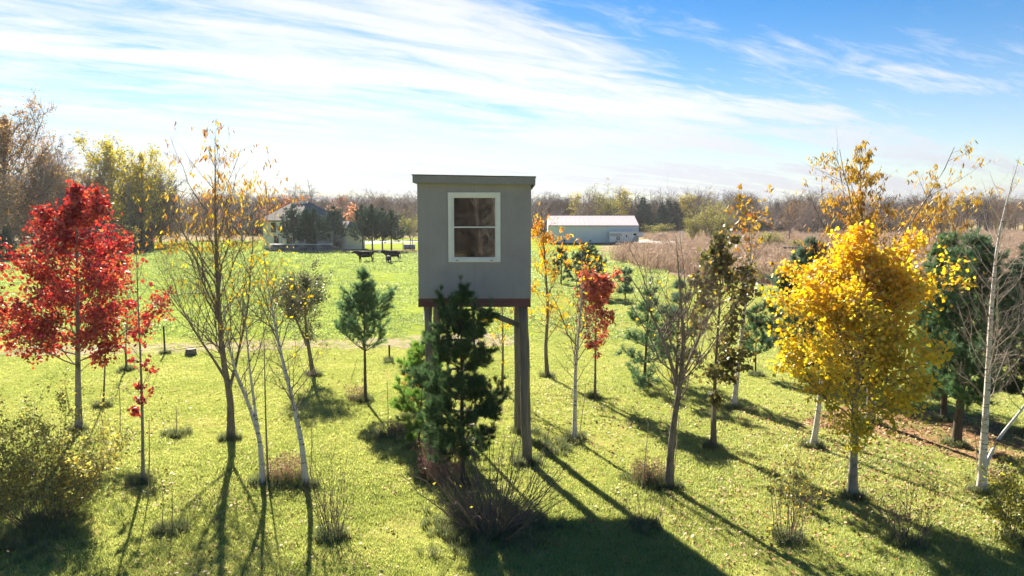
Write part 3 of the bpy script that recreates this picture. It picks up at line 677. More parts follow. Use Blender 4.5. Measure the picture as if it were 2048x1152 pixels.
tree('birch_tree', 'thin leaning white birch just right of the tall slender tree', (526, 970),
     [[(526, 970), (519, 880), (499, 810), (472, 735), (462, 660), (455, 560)], [(515, 860), (505, 800), (497, 740), (487, 640), (480, 560)]], .058,
     [(560, 20), (620, 60), (700, 70), (760, 50), (820, 30)], BIRCH,
     dict(mat=L_YEL2, per=.25, size=.07, bands=[(560, 720, .3)]), 14, n1=26, el=(40, 62), h01=(.35, .98), n2=6, n3=5, limb_mat=TWIG, extra_r=.6)
tree('sapling_tree', 'dark bare pole sapling growing at the foot of the leaning birch', (536, 963),
     [[(536, 963), (534, 840), (533, 720), (530, 590)]], .024, [(590, 6), (700, 20), (800, 18)], BARK, None, 15, n1=9, el=(45, 65), n2=3, n3=0, limb_mat=TWIG_RED)
tree('birch_tree', 'crooked white birch with fine bare twigs and last yellow leaves left of the young pine', (613, 975),
     [[(613, 975), (607, 905), (600, 868), (578, 780), (557, 705), (545, 660), (527, 560), (516, 478)]], .062,
     [(478, 12), (540, 50), (600, 82), (660, 86), (720, 70), (790, 90), (830, 30)], BIRCH,
     dict(mat=L_YEL2, per=.55, size=.08, bands=[(470, 600, .5), (600, 700, .15)], levels=(-1, -2)), 16, n1=40, el=(30, 60), h01=(.28, .98), n2=7, n3=5, limb_mat=TWIG)
tree('apple_tree', 'small round apple tree with grey green leaves behind the crooked birch', (627, 752),
     [[(627, 752), (617, 700), (611, 660), (608, 610), (612, 540)], [(614, 690), (598, 648), (580, 600)]], .085,
     [(535, 18), (560, 42), (600, 58), (640, 60), (668, 48), (690, 10)], BARK,
     dict(mat=L_GREY, per=5.0, size=.085, spread=.06, levels=(-1, -2), gap=.7), 17, n1=34, el=(12, 62), h01=(.32, .97), n2=7, n3=4, limb_mat=TWIG)
tree('sapling_tree', 'thin young tree seen between the tower posts with pale yellow leaves', (1004, 788),
     [[(1004, 788), (1006, 700), (1005, 640), (1003, 560)]], .05, [(560, 10), (600, 34), (680, 34), (720, 14)], BARK,
     dict(mat=L_YEL2, per=2.0, size=.11, kind='long', droop=.9, levels=(-1, -2)), 18, n1=18, el=(45, 62), h01=(.3, .97), n2=4, n3=2, limb_mat=TWIG)
tree('cherry_tree', 'slim tree beside the tower wall turning from yellow below to orange on top', (1095, 755),
     [[(1095, 755), (1091, 700), (1096, 620), (1090, 520), (1080, 398)]], .075,
     [(396, 8), (440, 30), (520, 44), (600, 50), (660, 48), (700, 22)], BARK,
     dict(mat=L_ORG, per=3.8, size=.13, kind='long', droop=1.1, levels=(-1, -2), ramp=(400, 640), gap=.8), 19, n1=38, el=(35, 60), h01=(.22, .98), n2=5, n3=3, limb_mat=TWIG)
tree('birch_tree', 'slender white birch with fanned bare branches just right of the tower', (1149, 882),
     [[(1149, 882), (1150, 800), (1151, 740), (1160, 650), (1166, 560), (1162, 470)]], .062,
     [(470, 10), (540, 38), (620, 64), (700, 72), (750, 52), (790, 14)], BIRCH,
     dict(mat=L_ORG, per=.9, size=.10, bands=[(455, 560, .5), (560, 700, .14)], levels=(-1, -2), ramp=(400, 700)), 20, n1=34, el=(48, 62), h01=(.30, .98), n2=5, n3=3, limb_mat=TWIG_RED, up=(.1, .1, .1))
tree('maple_tree', 'small narrow faded red maple behind the birch, right of the tower', (1190, 797),
     [[(1190, 797), (1191, 710), (1193, 630), (1194, 545)]], .045,
     [(545, 8), (570, 26), (610, 34), (650, 38), (690, 26), (710, 6)], BARK,
     dict(mat=L_PINKRED, per=8, size=.072, kind='maple', spread=.05, levels=(-1, -2), gap=.7), 21, n1=34, el=(30, 62), h01=(.36, .98), n2=5, n3=3, limb_mat=TWIG)
tree('bare_tree', 'leafless wide branching tree, the largest bare crown right of the tower', (1338, 976),
     [[(1338, 976), (1340, 900), (1346, 830), (1356, 765), (1362, 680), (1358, 600), (1346, 470)], [(1352, 790), (1370, 745), (1395, 690), (1430, 620)], [(1356, 770), (1330, 690), (1290, 600), (1245, 530)]], .085,
     [(470, 14), (530, 62), (590, 110), (650, 130), (710, 110), (770, 70), (850, 30), (880, 46)], BARK,
     dict(mat=L_YEL2, per=.15, size=.07, bands=[(470, 800, .2)]), 22, n1=36, el=(38, 60), h01=(.2, .98), n2=5, n3=3, limb_mat=TWIG, extra_r=.5, wob=.11)
tree('alder_tree', 'dark olive leafed tree with notched narrow crown behind the leafless tree', (1428, 897),
     [[(1428, 897), (1429, 800), (1434, 700), (1441, 600), (1440, 460)]], .06,
     [(452, 8), (490, 26), (540, 46), (590, 70), (650, 76), (710, 66), (760, 60), (790, 24)], BARK,
     dict(mat=L_OLIVE, per=7, size=.10, kind='maple', spread=.06, levels=(-1, -2), gap=.7), 23, n1=44, el=(25, 62), h01=(.22, .98), n2=5, n3=3, limb_mat=TWIG)
tree('birch_tree', 'birch whose white trunk foot shows behind the olive tree, last amber leaves up high', (1468, 817),
     [[(1468, 817), (1477, 740), (1490, 630), (1502, 520), (1505, 385)]], .075,
     [(380, 10), (420, 42), (470, 55), (540, 56), (620, 50), (680, 20)], BIRCH,
     dict(mat=L_AMB, per=2.2, size=.16, bands=[(370, 500, .42), (500, 620, .12)], levels=(-1, -2)), 24, n1=26, el=(40, 60), h01=(.35, .98), n2=4, n3=3, limb_mat=TWIG)
tree('maple_tree', 'big golden yellow maple, the widest yellow crown, on a pale grey trunk', (1705, 996),
     [[(1705, 996), (1708, 900), (1712, 780), (1716, 640), (1722, 425)], [(1712, 800), (1690, 700), (1655, 590)], [(1714, 760), (1745, 670), (1790, 570)]], .088,
     [(440, 8), (480, 30), (520, 62), (580, 104), (640, 138), (700, 164), (760, 172), (805, 135), (850, 60), (880, 14)], BARK_PALE,
     dict(mat=L_YEL, per=6.6, size=.066, kind='maple', spread=.08, levels=(-1, -2), ramp=(480, 860), gap=.8, droop=.6), 25, n1=50, el=(10, 62), h01=(.2, .98), n2=10, n3=5, limb_mat=BARK, extra_r=.5, l2=.36)
tree('cherry_tree', 'tall tree rising out of the golden maple with drooping amber brown leaves', (1742, 846),
     [[(1742, 846), (1736, 720), (1724, 560), (1714, 420), (1716, 300)]], .10,
     [(300, 26), (340, 56), (390, 84), (440, 118), (490, 130), (560, 100), (640, 60)], BARK,
     dict(mat=L_AMB, per=6.0, size=.13, kind='long', droop=1.5, bands=[(280, 540, .8)], levels=(-1, -2), ramp=(480, 300)), 26, n1=40, el=(45, 62), h01=(.35, .985), n2=5, n3=3, limb_mat=TWIG, up=(.14, .1, .1), l1min=.5)
tree('cherry_tree', 'amber leafed treetop between the golden maple and the big pine', (1868, 800),
     [[(1868, 800), (1876, 640), (1886, 500), (1888, 378)]], .085,
     [(378, 16), (410, 40), (450, 62), (490, 70), (540, 40), (600, 30)], BARK,
     dict(mat=L_AMB, per=4.0, size=.15, kind='long', droop=1.4, bands=[(360, 520, .75)], levels=(-1, -2), ramp=(480, 380)), 27, n1=26, el=(42, 62), h01=(.5, .985), n2=5, n3=2, limb_mat=TWIG, l1min=.4)
tree('birch_tree', 'birch with a leaning bare white trunk partly hidden by the golden maple', (1625, 895),
     [[(1625, 895), (1632, 840), (1640, 770), (1652, 640), (1660, 480)]], .07, [(480, 10), (560, 40), (650, 40), (700, 16)], BIRCH, None, 28, n1=16, el=(40, 60), h01=(.5, .98), n2=4, n3=3, limb_mat=TWIG)
tree('birch_tree', 'tall bare white birch with a forked foot at the right, before the big pine', (1963, 986),
     [[(1963, 986), (1965, 900), (1972, 800), (1977, 690), (1982, 590), (1993, 480), (2012, 395), (2038, 312)], [(1963, 962), (1974, 922), (1998, 878), (2036, 828), (2090, 752), (2140, 650)]], .078,
     [(312, 10), (380, 50), (450, 72), (540, 84), (640, 96), (720, 90), (800, 60), (850, 20)], BIRCH,
     dict(mat=L_AMB, per=.4, size=.12, kind='long', droop=1., bands=[(300, 420, .3)], levels=(-1, -2)), 29, n1=46, el=(42, 62), h01=(.27, .985), n2=6, n3=4, limb_mat=M_bark('pale birch twig', (.22, .18, .15), (.42, .36, .31)), kr=.005, rtw=.0015, extra_r=.5, up=(.15, .1, .1))
tree('sapling_tree', 'thin dark sapling standing behind the red maple crown', (206, 814), [[(206, 814), (207, 730), (210, 640), (214, 560)]], .03, [(560, 10), (640, 25), (720, 12)], BARK,
     dict(mat=L_GREY, per=1.2, size=.08), 30, n1=10, el=(45, 60), h01=(.4, .97), n2=3, n3=2, limb_mat=TWIG)
tree('sapling_tree', 'thin sapling with a grassy foot between the red maple and the tall slender tree', (254, 742), [[(254, 742), (252, 690), (256, 630), (262, 560)]], .03, [(560, 8), (640, 22), (700, 12)], BARK,
     dict(mat=L_GREY, per=1.6, size=.10), 31, n1=10, el=(45, 60), h01=(.35, .97), n2=3, n3=2, limb_mat=TWIG)

# ---------------------------------------------------------------- pines
pine('pine_tree', 'young pine with a leafless foot, standing alone left of the tower', (731, 804), (727, 536),
     [(538, 3), (560, 9), (585, 26), (620, 46), (655, 58), (690, 58), (712, 40), (722, 10)], N_PINE, PBARK, 41, h0=.30, r0=.055, whorl=.40, per=6, n2=5, n3=2, M=15, ln=.14, wd=.010, step=.085, el=(22, 66))
pine('pine_tree', 'dark young pine in front of the tower, its leader reaching the box', (926, 972), (921, 556),
     [(558, 4), (585, 12), (604, 24), (622, 40), (650, 60), (690, 52), (720, 62), (770, 80), (820, 98), (855, 102), (885, 76), (905, 26)], N_SHADE, PBARK, 42, h0=.07, r0=.055, whorl=.47, per=7, n2=6, n3=3, M=23, ln=.115, wd=.008, step=.060, el=(-6, 82))
pine('pine_tree', 'pine sapling painted sunlit green, pressed against the left tower post', (836, 902), (850, 685),
     [(685, 5), (715, 26), (760, 44), (810, 52), (850, 44), (885, 12)], M_leaf('sunlit tone pine needles', [(0, (.06, .14, .03)), (.5, (.13, .24, .05)), (1, (.26, .34, .07))], .55, .1), PBARK, 43, h0=.1, r0=.03, whorl=.28, per=5, n2=4, n3=2, M=22, ln=.12, wd=.009, step=.07)  # needle colours brightened to paint sunlight on the tower pine's left branches
pine('pine_tree', 'dead orange needled pine sapling left of the tower post', (826, 835), (830, 705), [(705, 4), (735, 16), (770, 20), (800, 14), (825, 5)], N_ORANGE, PBARK, 44, h0=.1, r0=.02, whorl=.24, per=4, n2=3, n3=0, M=16, ln=.10, wd=.011, step=.08)
pine('pine_tree', 'spreading low pine behind the faded red maple, needles down to the ground', (1288, 772), (1300, 560),
     [(575, 3), (600, 12), (640, 34), (675, 52), (710, 60), (745, 54), (765, 30)], N_PINE, PBARK, 45, h0=.06, r0=.06, whorl=.5, per=5, n2=5, n3=2, M=13, ln=.15, wd=.012, step=.10)
pine('pine_tree', 'open pine with bare lower trunk behind the leafless tree', (1352, 765), (1362, 545),
     [(555, 4), (590, 14), (630, 34), (665, 44), (700, 42), (735, 14)], N_BLUE, PBARK, 46, h0=.22, r0=.06, whorl=.5, per=5, n2=4, n3=2, M=12, ln=.15, wd=.012, step=.10)
pine('pine_tree', 'little pine sapling at the lawn edge between the olive tree and golden maple', (1511, 752), (1513, 610), [(610, 3), (640, 12), (670, 20), (705, 24), (725, 8)], N_PINE, PBARK, 47, h0=.18, r0=.035, whorl=.32, per=5, n2=4, n3=0, M=20, ln=.16, wd=.014, step=.08)
pine('pine_tree', 'blue green pine half hidden behind the left side of the golden maple', (1602, 752), (1628, 478),
     [(478, 4), (510, 22), (560, 46), (610, 66), (660, 80), (710, 76), (735, 30)], N_BLUE, PBARK, 48, h0=.08, r0=.08, whorl=.42, per=6, n2=6, n3=2, M=20, ln=.18, wd=.014, step=.09)
pine('pine_tree', 'big dark pine behind the tall bare birch, thick black trunk', (1912, 892), (1955, 462),
     [(462, 6), (500, 26), (550, 52), (610, 78), (680, 92), (740, 96), (790, 88), (835, 40)], N_PINE, PBARK, 49, h0=.14, r0=.115, whorl=.42, per=6, n2=7, n3=3, M=22, ln=.13, wd=.010, step=.075, mid=(1932, 690))
pine('pine_tree', 'second pine trunk close behind the big dark pine, nearer the golden maple', (1887, 842), (1900, 470),
     [(470, 5), (520, 28), (580, 48), (650, 62), (720, 66), (770, 50), (800, 14)], N_PINE, PBARK, 50, h0=.16, r0=.09, whorl=.42, per=6, n2=6, n3=2, M=22, ln=.14, wd=.012, step=.08)
pine('pine_tree', 'pine cut by the right picture edge beside the big dark pine', (2062, 872), (2068, 478),
     [(478, 5), (530, 34), (600, 70), (680, 92), (750, 90), (800, 60), (830, 16)], N_DARK, PBARK, 51, h0=.1, r0=.09, whorl=.42, per=6, n2=6, n3=3, M=22, ln=.14, wd=.011, step=.08)
pine('pine_tree', 'dark pine out on the meadow above the faded red maple', (1182, 592), (1176, 490), [(490, 5), (510, 20), (540, 38), (570, 34), (588, 16)], N_DARK, PBARK, 52, h0=.1, r0=.09, whorl=.5, per=6, n2=5, n3=0, M=20, ln=.26, wd=.03, step=.13)
pine('pine_tree', 'small dark pine on the meadow beside the orange topped tree', (1122, 568), (1124, 498), [(498, 4), (515, 14), (540, 22), (562, 12)], N_DARK, PBARK, 53, h0=.1, r0=.07, whorl=.5, per=5, n2=4, n3=0, M=20, ln=.26, wd=.03, step=.13)
pine('pine_tree', 'small pine on the meadow among the bare twigs left of the olive tree', (1250, 612), (1252, 536), [(536, 4), (560, 14), (585, 20), (605, 10)], N_BLUE, PBARK, 54, h0=.1, r0=.05, whorl=.45, per=5, n2=4, n3=0, M=20, ln=.22, wd=.025, step=.12)

# ---------------------------------------------------------------- shrubs
shrub('leafy_shrub', 'large loose yellow green shrub at the lower left corner', (88, 1046), 128, 812, TWIG, dict(mat=L_SHRUB, per=3.4, size=.062, levels=(-1, -2), spread=.05), 61, 50, (50, 88), 7, 5, foot=.35)
shrub('bare_shrub', 'wide leafless shrub of arching stems in front of the tower', (985, 1066), 180, 872, TWIG_RED, dict(mat=L_LIME, per=.10, size=.055, levels=(-1,)), 62, 58, (45, 85), 4, 2, .014, foot=.2, l2=.36)
shrub('bare_shrub', 'upright leafless shrub on the lawn below the young pine', (664, 1076), 46, 888, TWIG_RED, None, 63, 22, (60, 88), 4, 2, .008)
shrub('leafy_shrub', 'small shrub with a tuft of green leaves on bare stems left of the golden maple', (1576, 1086), 40, 912, TWIG, dict(mat=L_SHRUB, per=3.6, size=.06, t0=.5, levels=(-1, -2)), 64, 14, (60, 88), 4, 3, .009)
shrub('bare_shrub', 'low twiggy brown shrub in front of the golden maple', (1812, 1092), 52, 958, TWIG_RED, dict(mat=L_DRY, per=.9, size=.045, levels=(-1,)), 65, 20, (45, 85), 5, 3, .008)
shrub('leafy_shrub', 'yellow leafed shrub at the right edge near the forked birch', (2044, 1092), 58, 928, TWIG, dict(mat=L_LIME, per=4.5, size=.066, levels=(-1, -2)), 66, 22, (50, 88), 5, 4, .009)
shrub('bare_shrub', 'thin spray of twigs at the edge of the tower shadow', (1290, 1062), 34, 968, TWIG, None, 67, 12, (55, 85), 3, 1, .006)
shrub('sapling_whip', 'single crooked whip sapling with a grassy foot near the lower left', (341, 1064), 10, 922, TWIG_RED, None, 68, 2, (80, 88), 2, 0, .012, cat='sapling')
# ================================================================== buildings and things beyond the strip
def build_barn():
    Y = 143.0; o = thing('pole_barn', 'long low metal barn with pale grey walls and a pinkish white ribbed roof', 'barn', (7.5, Y, 0), R(-1.6))
    WALL = M_rough('pale barn steel', (.58, .64, .65), (.66, .71, .72), .5, .5, (1, 1, .3), .05, .01, .3)
    ROOF = M_rough('pinkish roof steel', (.44, .38, .395), (.56, .49, .505), .4, .7, (1, 1, 1), .05, .01, .1)
    TRIMM = M_rough('mauve steel trim', (.24, .17, .18), (.33, .24, .25), 2, .6)
    Lx, D, He, Hr = 18.5, 13.0, 3.95, 5.9; n = 20; w = Lx / n
    base = MB().box(-.03, Lx + .03, -.05, D + .03, -.05, .35).build('base_band', M_rough('dark base band', (.07, .07, .075), (.13, .13, .13), 3, .8), o)
    me = None
    for i in range(n):
        if me is None:
            mb = MB().box(.004, w - .004, 0, .05, .35, He)
            for k in range(3): mb.box(.06 + k * .3, .11 + k * .3, -.018, .001, .36, He - .01)
            p = mb.build('wall_panel', WALL, o); me = p.data
        else: p = link('wall_panel', me, None, o)
        p.location = (i * w, 0, 0)
    sl = math.hypot(D / 2 + .35, Hr - He + .1); ang = math.atan2(Hr - He + .1, D / 2 + .35); me = None
    for side_ in (0, 1):
        for i in range(n):
            if me is None:
                mb = MB().box(.003, w - .003, 0, sl, 0, .03)
                mb.box(.01, .07, 0, sl, .0305, .075).box(w / 2 - .025, w / 2 + .025, 0, sl, .0305, .06)
                p = mb.build('roof_panel', ROOF, o); me = p.data
            else: p = link('roof_panel', me, None, o)
            if side_ == 0: p.location = (i * w, -.35, He - .1); p.rotation_euler = (ang, 0, 0)
            else: p.location = ((i + 1) * w, D + .35, He - .1); p.rotation_euler = (ang, 0, math.pi)
    for x in (0, Lx - .05):
        mb = MB(); mb.add([(x,.06,.35),(x,D-.02,.35),(x,D-.02,He-.02),(x,D/2,Hr-.06),(x,.06,He-.02),(x+.05,.06,.35),(x+.05,D-.02,.35),(x+.05,D-.02,He-.02),(x+.05,D/2,Hr-.06),(x+.05,.06,He-.02)],
               [(0,1,2,3,4),(9,8,7,6,5),(0,5,6,1),(1,6,7,2),(2,7,8,3),(3,8,9,4),(4,9,5,0)]); mb.build('gable_wall', WALL, o)
    MB().box(0, Lx, D - .015, D + .03, .35, He).build('rear_wall', WALL, o)
    MB().box(-.06, Lx + .06, -.43, -.36, He - .22, He - .05).build('gutter', TRIMM, o)
    for x in (-.045, Lx + .005): MB().box(x, x + .04, -.04, .055, .35, He - .1).build('corner_trim', TRIMM, o)
    MB().box(-.03, Lx + .03, D / 2 - .12, D / 2 + .12, Hr + .005, Hr + .05).build('ridge_cap', ROOF, o)
    DK = M_rough('dark vent', (.03, .03, .035), (.06, .06, .06), 3, .7)
    for x in (1.7, 3.3, 5.4, 6.5, 8.6, 13.6): MB().box(x - .2, x + .2, -.075, -.052, .5, .95).build('vent', DK, o)
build_barn()

def build_trailer():
    Y = 140.2; x0 = (1219 - 1024) / FPX * Y; Lx = 5.9
    o = thing('horse_trailer', 'white horse trailer with a round spare wheel on its side, parked at the barn', 'trailer', (x0, Y, 0), R(-1.6))
    WH = M_rough('trailer white', (.60, .62, .62), (.70, .71, .71), 1, .4, (1, 1, 1), .05, .004, .4)
    GR = M_rough('trailer grey nose', (.30, .31, .33), (.38, .39, .40), 1, .45); DK = M_rough('tyre black', (.012, .012, .013), (.03, .03, .03), 6, .85)
    RIM = M_rough('wheel white', (.55, .55, .54), (.68, .68, .66), 3, .5); SL = M_rough('slat grey', (.20, .21, .22), (.28, .29, .30), 2, .6)  # slats mid grey against the white body
    MB().add([(0,0,.5),(4.55,0,.5),(4.55,2.2,.5),(0,2.2,.5),(0,0,2.55),(4.55,0,2.55),(4.55,2.2,2.55),(0,2.2,2.55)],[(0,3,2,1),(4,5,6,7),(0,1,5,4),(1,2,6,5),(2,3,7,6),(3,0,4,7)]).build('body', WH, o, .05)
    mb = MB(); mb.add([(4.56,0.02,.5),(5.75,.02,.5),(5.75,2.18,.5),(4.56,2.18,.5),(4.56,.02,2.5),(5.75,.02,2.5),(5.75,2.18,2.5),(4.56,2.18,2.5)],[(0,3,2,1),(4,5,6,7),(0,1,5,4),(1,2,6,5),(2,3,7,6),(3,0,4,7)])
    mb.build('nose', WH, o, .04)
    MB().add([(4.2,-.012,.55),(5.7,-.012,.55),(5.7,-.012,1.95),(5.0,-.012,1.75),(4.2,.0,.56),(5.7,.0,.56),(5.7,.0,1.95),(5.0,.0,1.75)],[(0,1,2,3),(4,7,6,5),(0,4,5,1),(1,5,6,2),(2,6,7,3),(3,7,4,0)]).build('nose_panel', GR, o)
    MB().add([(5.76,.1,1.6),(6.9,.5,1.75),(6.9,1.7,1.75),(5.76,2.1,1.6),(5.76,.1,2.5),(6.9,.5,2.45),(6.9,1.7,2.45),(5.76,2.1,2.5)],[(0,3,2,1),(4,5,6,7),(0,1,5,4),(1,2,6,5),(2,3,7,6),(3,0,4,7)]).build('gooseneck', WH, o, .04)
    MB().box(-.05, 5.8, -.06, 2.26, 2.56, 2.64).build('roof', WH, o)
    for i in range(3): MB().box(.12, 2.45, -.03, -.003, 1.78 + i * .2, 1.90 + i * .2).build('slat', SL, o)
    d = MB().box(2.95, 3.75, -.03, -.002, .6, 2.3).build('door', WH, o); MB().box(3.22, 3.48, -.045, -.031, 1.55, 2.0).build('door_window', DK, d)
    MB().box(4.75, 5.35, -.03, .018, 1.9, 2.3).build('side_window', DK, o)
    def wheel(x, y, z, r):
        w = MB().tube([(x, y - .12, z), (x, y - .13, z), (x, y + .1, z)], [r * .9, r, r], 20).build('wheel', DK, o)
        MB().tube([(x, y - .15, z), (x, y - .131, z)], [r * .55, r * .58], 16).build('rim', RIM, w)
    wheel(1.32, -.02, .36, .36); wheel(2.14, -.02, .36, .36); wheel(1.7, -.04, 1.32, .36)
    MB().tube([(.95, -.1, .74), (1.1, -.1, .82), (2.35, -.1, .82), (2.5, -.1, .74)], .05, 6).build('fender', WH, o)
build_trailer()

def build_house():
    Y = 117.0; k = Y / FPX
    o = thing('hip_roof_house', 'pale house with a brown grey hip roof behind the row of dark pines', 'house', ((598 - 1024) * k, Y, 0), R(-38))
    WALLM = M_rough('pale house siding', (.62, .62, .58), (.70, .70, .66), .8, .8, (.3, .3, 6), .15, .01)
    SH = M_rough('brown grey shingles', (.15, .13, .12), (.24, .21, .195), 3, 1.0, (1, 1, 3), .5, .03, fine=.5)
    TR = M_rough('dark brown trim', (.05, .038, .032), (.09, .065, .055), 2, .7); WH = M_rough('white soffit', (.55, .54, .5), (.62, .6, .57), 2, .6)
    GL = M_rough('dark house glass', (.02, .022, .028), (.05, .05, .055), 1, .12, spec=.5)
    # local x runs back to the right along the hip end, -x runs along the lit long side
    LA, LB, He, Hr = 10.5, 9.0, 5.1, 8.3
    MB().box(-LA, 0, 0, LB, 0, He).build('wall', WALLM, o)
    e = .55; zq = He - .12; rin = LA / 2
    A = (-LA - e, -e, zq); B = (e, -e, zq); C = (e, LB + e, zq); D = (-LA - e, LB + e, zq); r1 = (-7.6, LB / 2, Hr); r2 = (-3.2, LB / 2, Hr)
    rf = MB().add([A, B, C, D, r1, r2], [(0, 1, 5, 4), (1, 2, 5), (2, 3, 4, 5), (3, 0, 4), (0, 3, 2, 1)]).build('roof', SH, o)
    for i in range(5):
        x = -7.3 + i * .92; MB().box(x, x + .4, LB / 2 - .75, LB / 2 - .35, Hr - .45, Hr - .05).build('roof_vent', WH, rf)
    MB().box(-LA - e - .02, e + .02, -e - .05, -e - .01, zq - .16, zq + .03).build('fascia', TR, o); MB().box(e + .01, e + .05, -e, LB + e, zq - .16, zq + .03).build('fascia', TR, o)
    def win(x0, x1, z0, z1, face):
        if face == 0: f = MB().box(x0, x1, -.05, -.002, z0, z1); g = MB().box(x0 + .1, x1 - .1, -.062, -.051, z0 + .1, z1 - .1)
        else: f = MB().box(.002, .05, x0, x1, z0, z1); g = MB().box(.051, .062, x0 + .1, x1 - .1, z0 + .1, z1 - .1)
        w = f.build('window', TR, o); g.build('window_pane', GL, w)
    win(-7.9, -6.5, 2.9, 4.6, 0); win(-5.2, -3.9, 2.9, 4.6, 0); win(-2.6, -1.1, 2.9, 4.6, 0); win(-7.2, -5.8, .25, 2.3, 0); win(-3.4, -1.8, .4, 2.1, 0)
    for a in (1.2, 4.6, 8.4): win(a, a + 1.7, 2.9, 4.6, 1)
    for a in (1.5, 6.5): win(a, a + 2.1, .3, 2.3, 1)
    MB().box(.06, 4.5, 6.2, LB + 1.5, 0, 3.4).build('wing_wall', WALLM, o)
    MB().add([(.62, 5.7, 3.35), (5.1, 5.7, 3.35), (5.1, LB + 2, 3.35), (.62, LB + 2, 3.35), (.62, 8.4, 4.9), (3.2, 8.4, 4.9)], [(0, 1, 5, 4), (1, 2, 5), (2, 3, 4, 5), (0, 3, 2, 1), (0, 4, 3)]).build('wing_roof', SH, o)
    # stone retaining wall with a pale terrace behind it
    w = thing('retaining_wall', 'low dark stone retaining wall with a pale cap before the house', 'wall', ((622 - 1024) * k * .985, Y - 5, 0), R(6))
    ST = [M_rough('wall stone', (.09, .085, .08), (.19, .175, .16), 2, .9, fine=.4), M_rough('wall stone pale', (.17, .16, .15), (.30, .28, .26), 2, .9, fine=.4)]
    rng = np.random.default_rng(5)
    for r_ in range(3):
        x = -5.6 + r_ * .25
        while x < 6.0 - r_ * .9:
            d = rng.uniform(.7, 1.15); MB().box(x, x + d - .04, -.2 + r_ * .08 + rng.uniform(-.04, .04), .25, r_ * .37, r_ * .37 + .35).build('stone', ST[int(rng.uniform() < .4)], w); x += d
    MB().box(-5.6, 4.2, -.12, .6, 1.112, 1.24).build('cap_slab', WH, w)
    MB().box(-5.5, 4.0, .62, 3.2, .9, 1.16).build('terrace_slab', M_rough('pale concrete', (.5, .49, .46), (.62, .6, .57), 1, .8), w)
build_house()

# ---------------------------------------------------------------- cattle
def cow(label, base, rz, Ls, mat, head=(0, 0)):
    """one skinned body, nose along -x, about 1.35 m at the shoulder"""
    b = ground(*base)
    J = {}; vs, es, rs = [], [], []
    def a(nm, p, r, par=None):
        J[nm] = len(vs); vs.append(p); rs.append(r)
        if par: es.append((J[par], J[nm]))
    hy, hz = head
    a('belly', (0, 0, .92), (.36, .40)); a('chest', (-.45, 0, .93), (.33, .41), 'belly'); a('shoulder', (-.72, 0, 1.0), (.27, .34), 'chest')
    a('neck', (-.98, hy * .3, 1.14 + hz * .4), (.17, .23), 'shoulder'); a('poll', (-1.24, hy * .7, 1.24 + hz * .8), (.13, .155), 'neck')
    a('brow', (-1.38, hy, 1.18 + hz), (.12, .13), 'poll'); a('muzzle', (-1.62, hy * 1.15, 1.0 + hz * 1.05), (.075, .085), 'brow')
    a('loin', (.45, 0, .98), (.31, .36), 'belly'); a('rump', (.74, 0, 1.02), (.26, .29), 'loin'); a('tailhead', (.93, 0, 1.12), (.06, .07), 'rump')
    a('tail', (.98, 0, .8), (.028, .028), 'tailhead'); a('switch', (.98, .02, .38), (.05, .05), 'tail'); a('tailtip', (.98, .02, .25), (.02, .02), 'switch')
    for s in (-1, 1):
        n = 'l' if s < 0 else 'r'; o_ = .06 * s
        a('ear' + n, (-1.2, hy * .7 + s * .24, 1.26 + hz * .8), (.035, .05), 'poll')
        a('fs' + n, (-.62, .2 * s, .75), (.12, .15), 'shoulder'); a('fk' + n, (-.64 + o_, .19 * s, .40), (.062, .07), 'fs' + n); a('ff' + n, (-.63 + o_, .19 * s, .10), (.045, .05), 'fk' + n); a('fh' + n, (-.67 + o_, .19 * s, .0), (.06, .065), 'ff' + n)
        a('hs' + n, (.66, .21 * s, .78), (.14, .19), 'rump'); a('hk' + n, (.82 - o_, .19 * s, .46), (.06, .075), 'hs' + n); a('hf' + n, (.76 - o_, .19 * s, .12), (.045, .05), 'hk' + n); a('hh' + n, (.72 - o_, .19 * s, .0), (.06, .065), 'hf' + n)
    a('udder', (.42, 0, .62), (.13, .12), 'loin')
    me = bpy.data.meshes.new('cow'); bm = bmesh.new(); sk = bm.verts.layers.skin.verify()
    bv = [bm.verts.new([c * Ls for c in v]) for v in vs]
    for e in es: bm.edges.new((bv[e[0]], bv[e[1]]))
    for v, r_ in zip(bv, rs): v[sk].radius = (r_[0] * Ls, r_[1] * Ls)
    bv[0][sk].use_root = True
    bm.to_mesh(me); bm.free()
    o = link('cow', me, mat, loc=(b[0], b[1], 0.01)); o.rotation_euler = (0, 0, rz)
    md = o.modifiers.new('skin', 'SKIN'); md.use_smooth_shade = True; o.modifiers.new('sub', 'SUBSURF').levels = 1; o.modifiers['sub'].render_levels = 2
    return tag(o, label, 'cow', 'black cattle in the pasture')
def M_hide(name, white):
    m = new_mat(name); t = NT(m); p = t.obj(); s = t.n('ShaderNodeSeparateXYZ'); t.L.new(p, s.inputs[0])
    f = None
    for axis, a, b in white:
        v = s.outputs[axis]; q = t.math('MULTIPLY', t.range(v, a - .04, a + .04), t.range(v, b + .04, b - .04)); f = q if f is None else t.math('MAXIMUM', f, q)
    col = t.ramp(t.noise(p, 4, 3), [(.3, (.010, .009, .009)), (.7, (.028, .022, .019))])
    if f is not None: col = t.mix(f, col, (.62, .58, .54))
    t.out(t.principled(col, .8, None, 0, .08)); return m
cow('black cow standing alone side on in the pasture', (731, 524.5), R(4), 1.04, M_hide('black hide', []), (.1, .05))
cow('black cow with a white face and white hind feet', (785, 523.5), R(-10), 1.06, M_hide('black hide, white face', [('X', -1.9, -1.36), ('Z', -.1, .36)]), (-.25, .05))
cow('black calf with a white rear patch, in front of the white faced cow', (777.5, 527), R(112), .74, M_hide('black hide, white rear', [('X', .70, 1.0), ]), (.1, -.1))

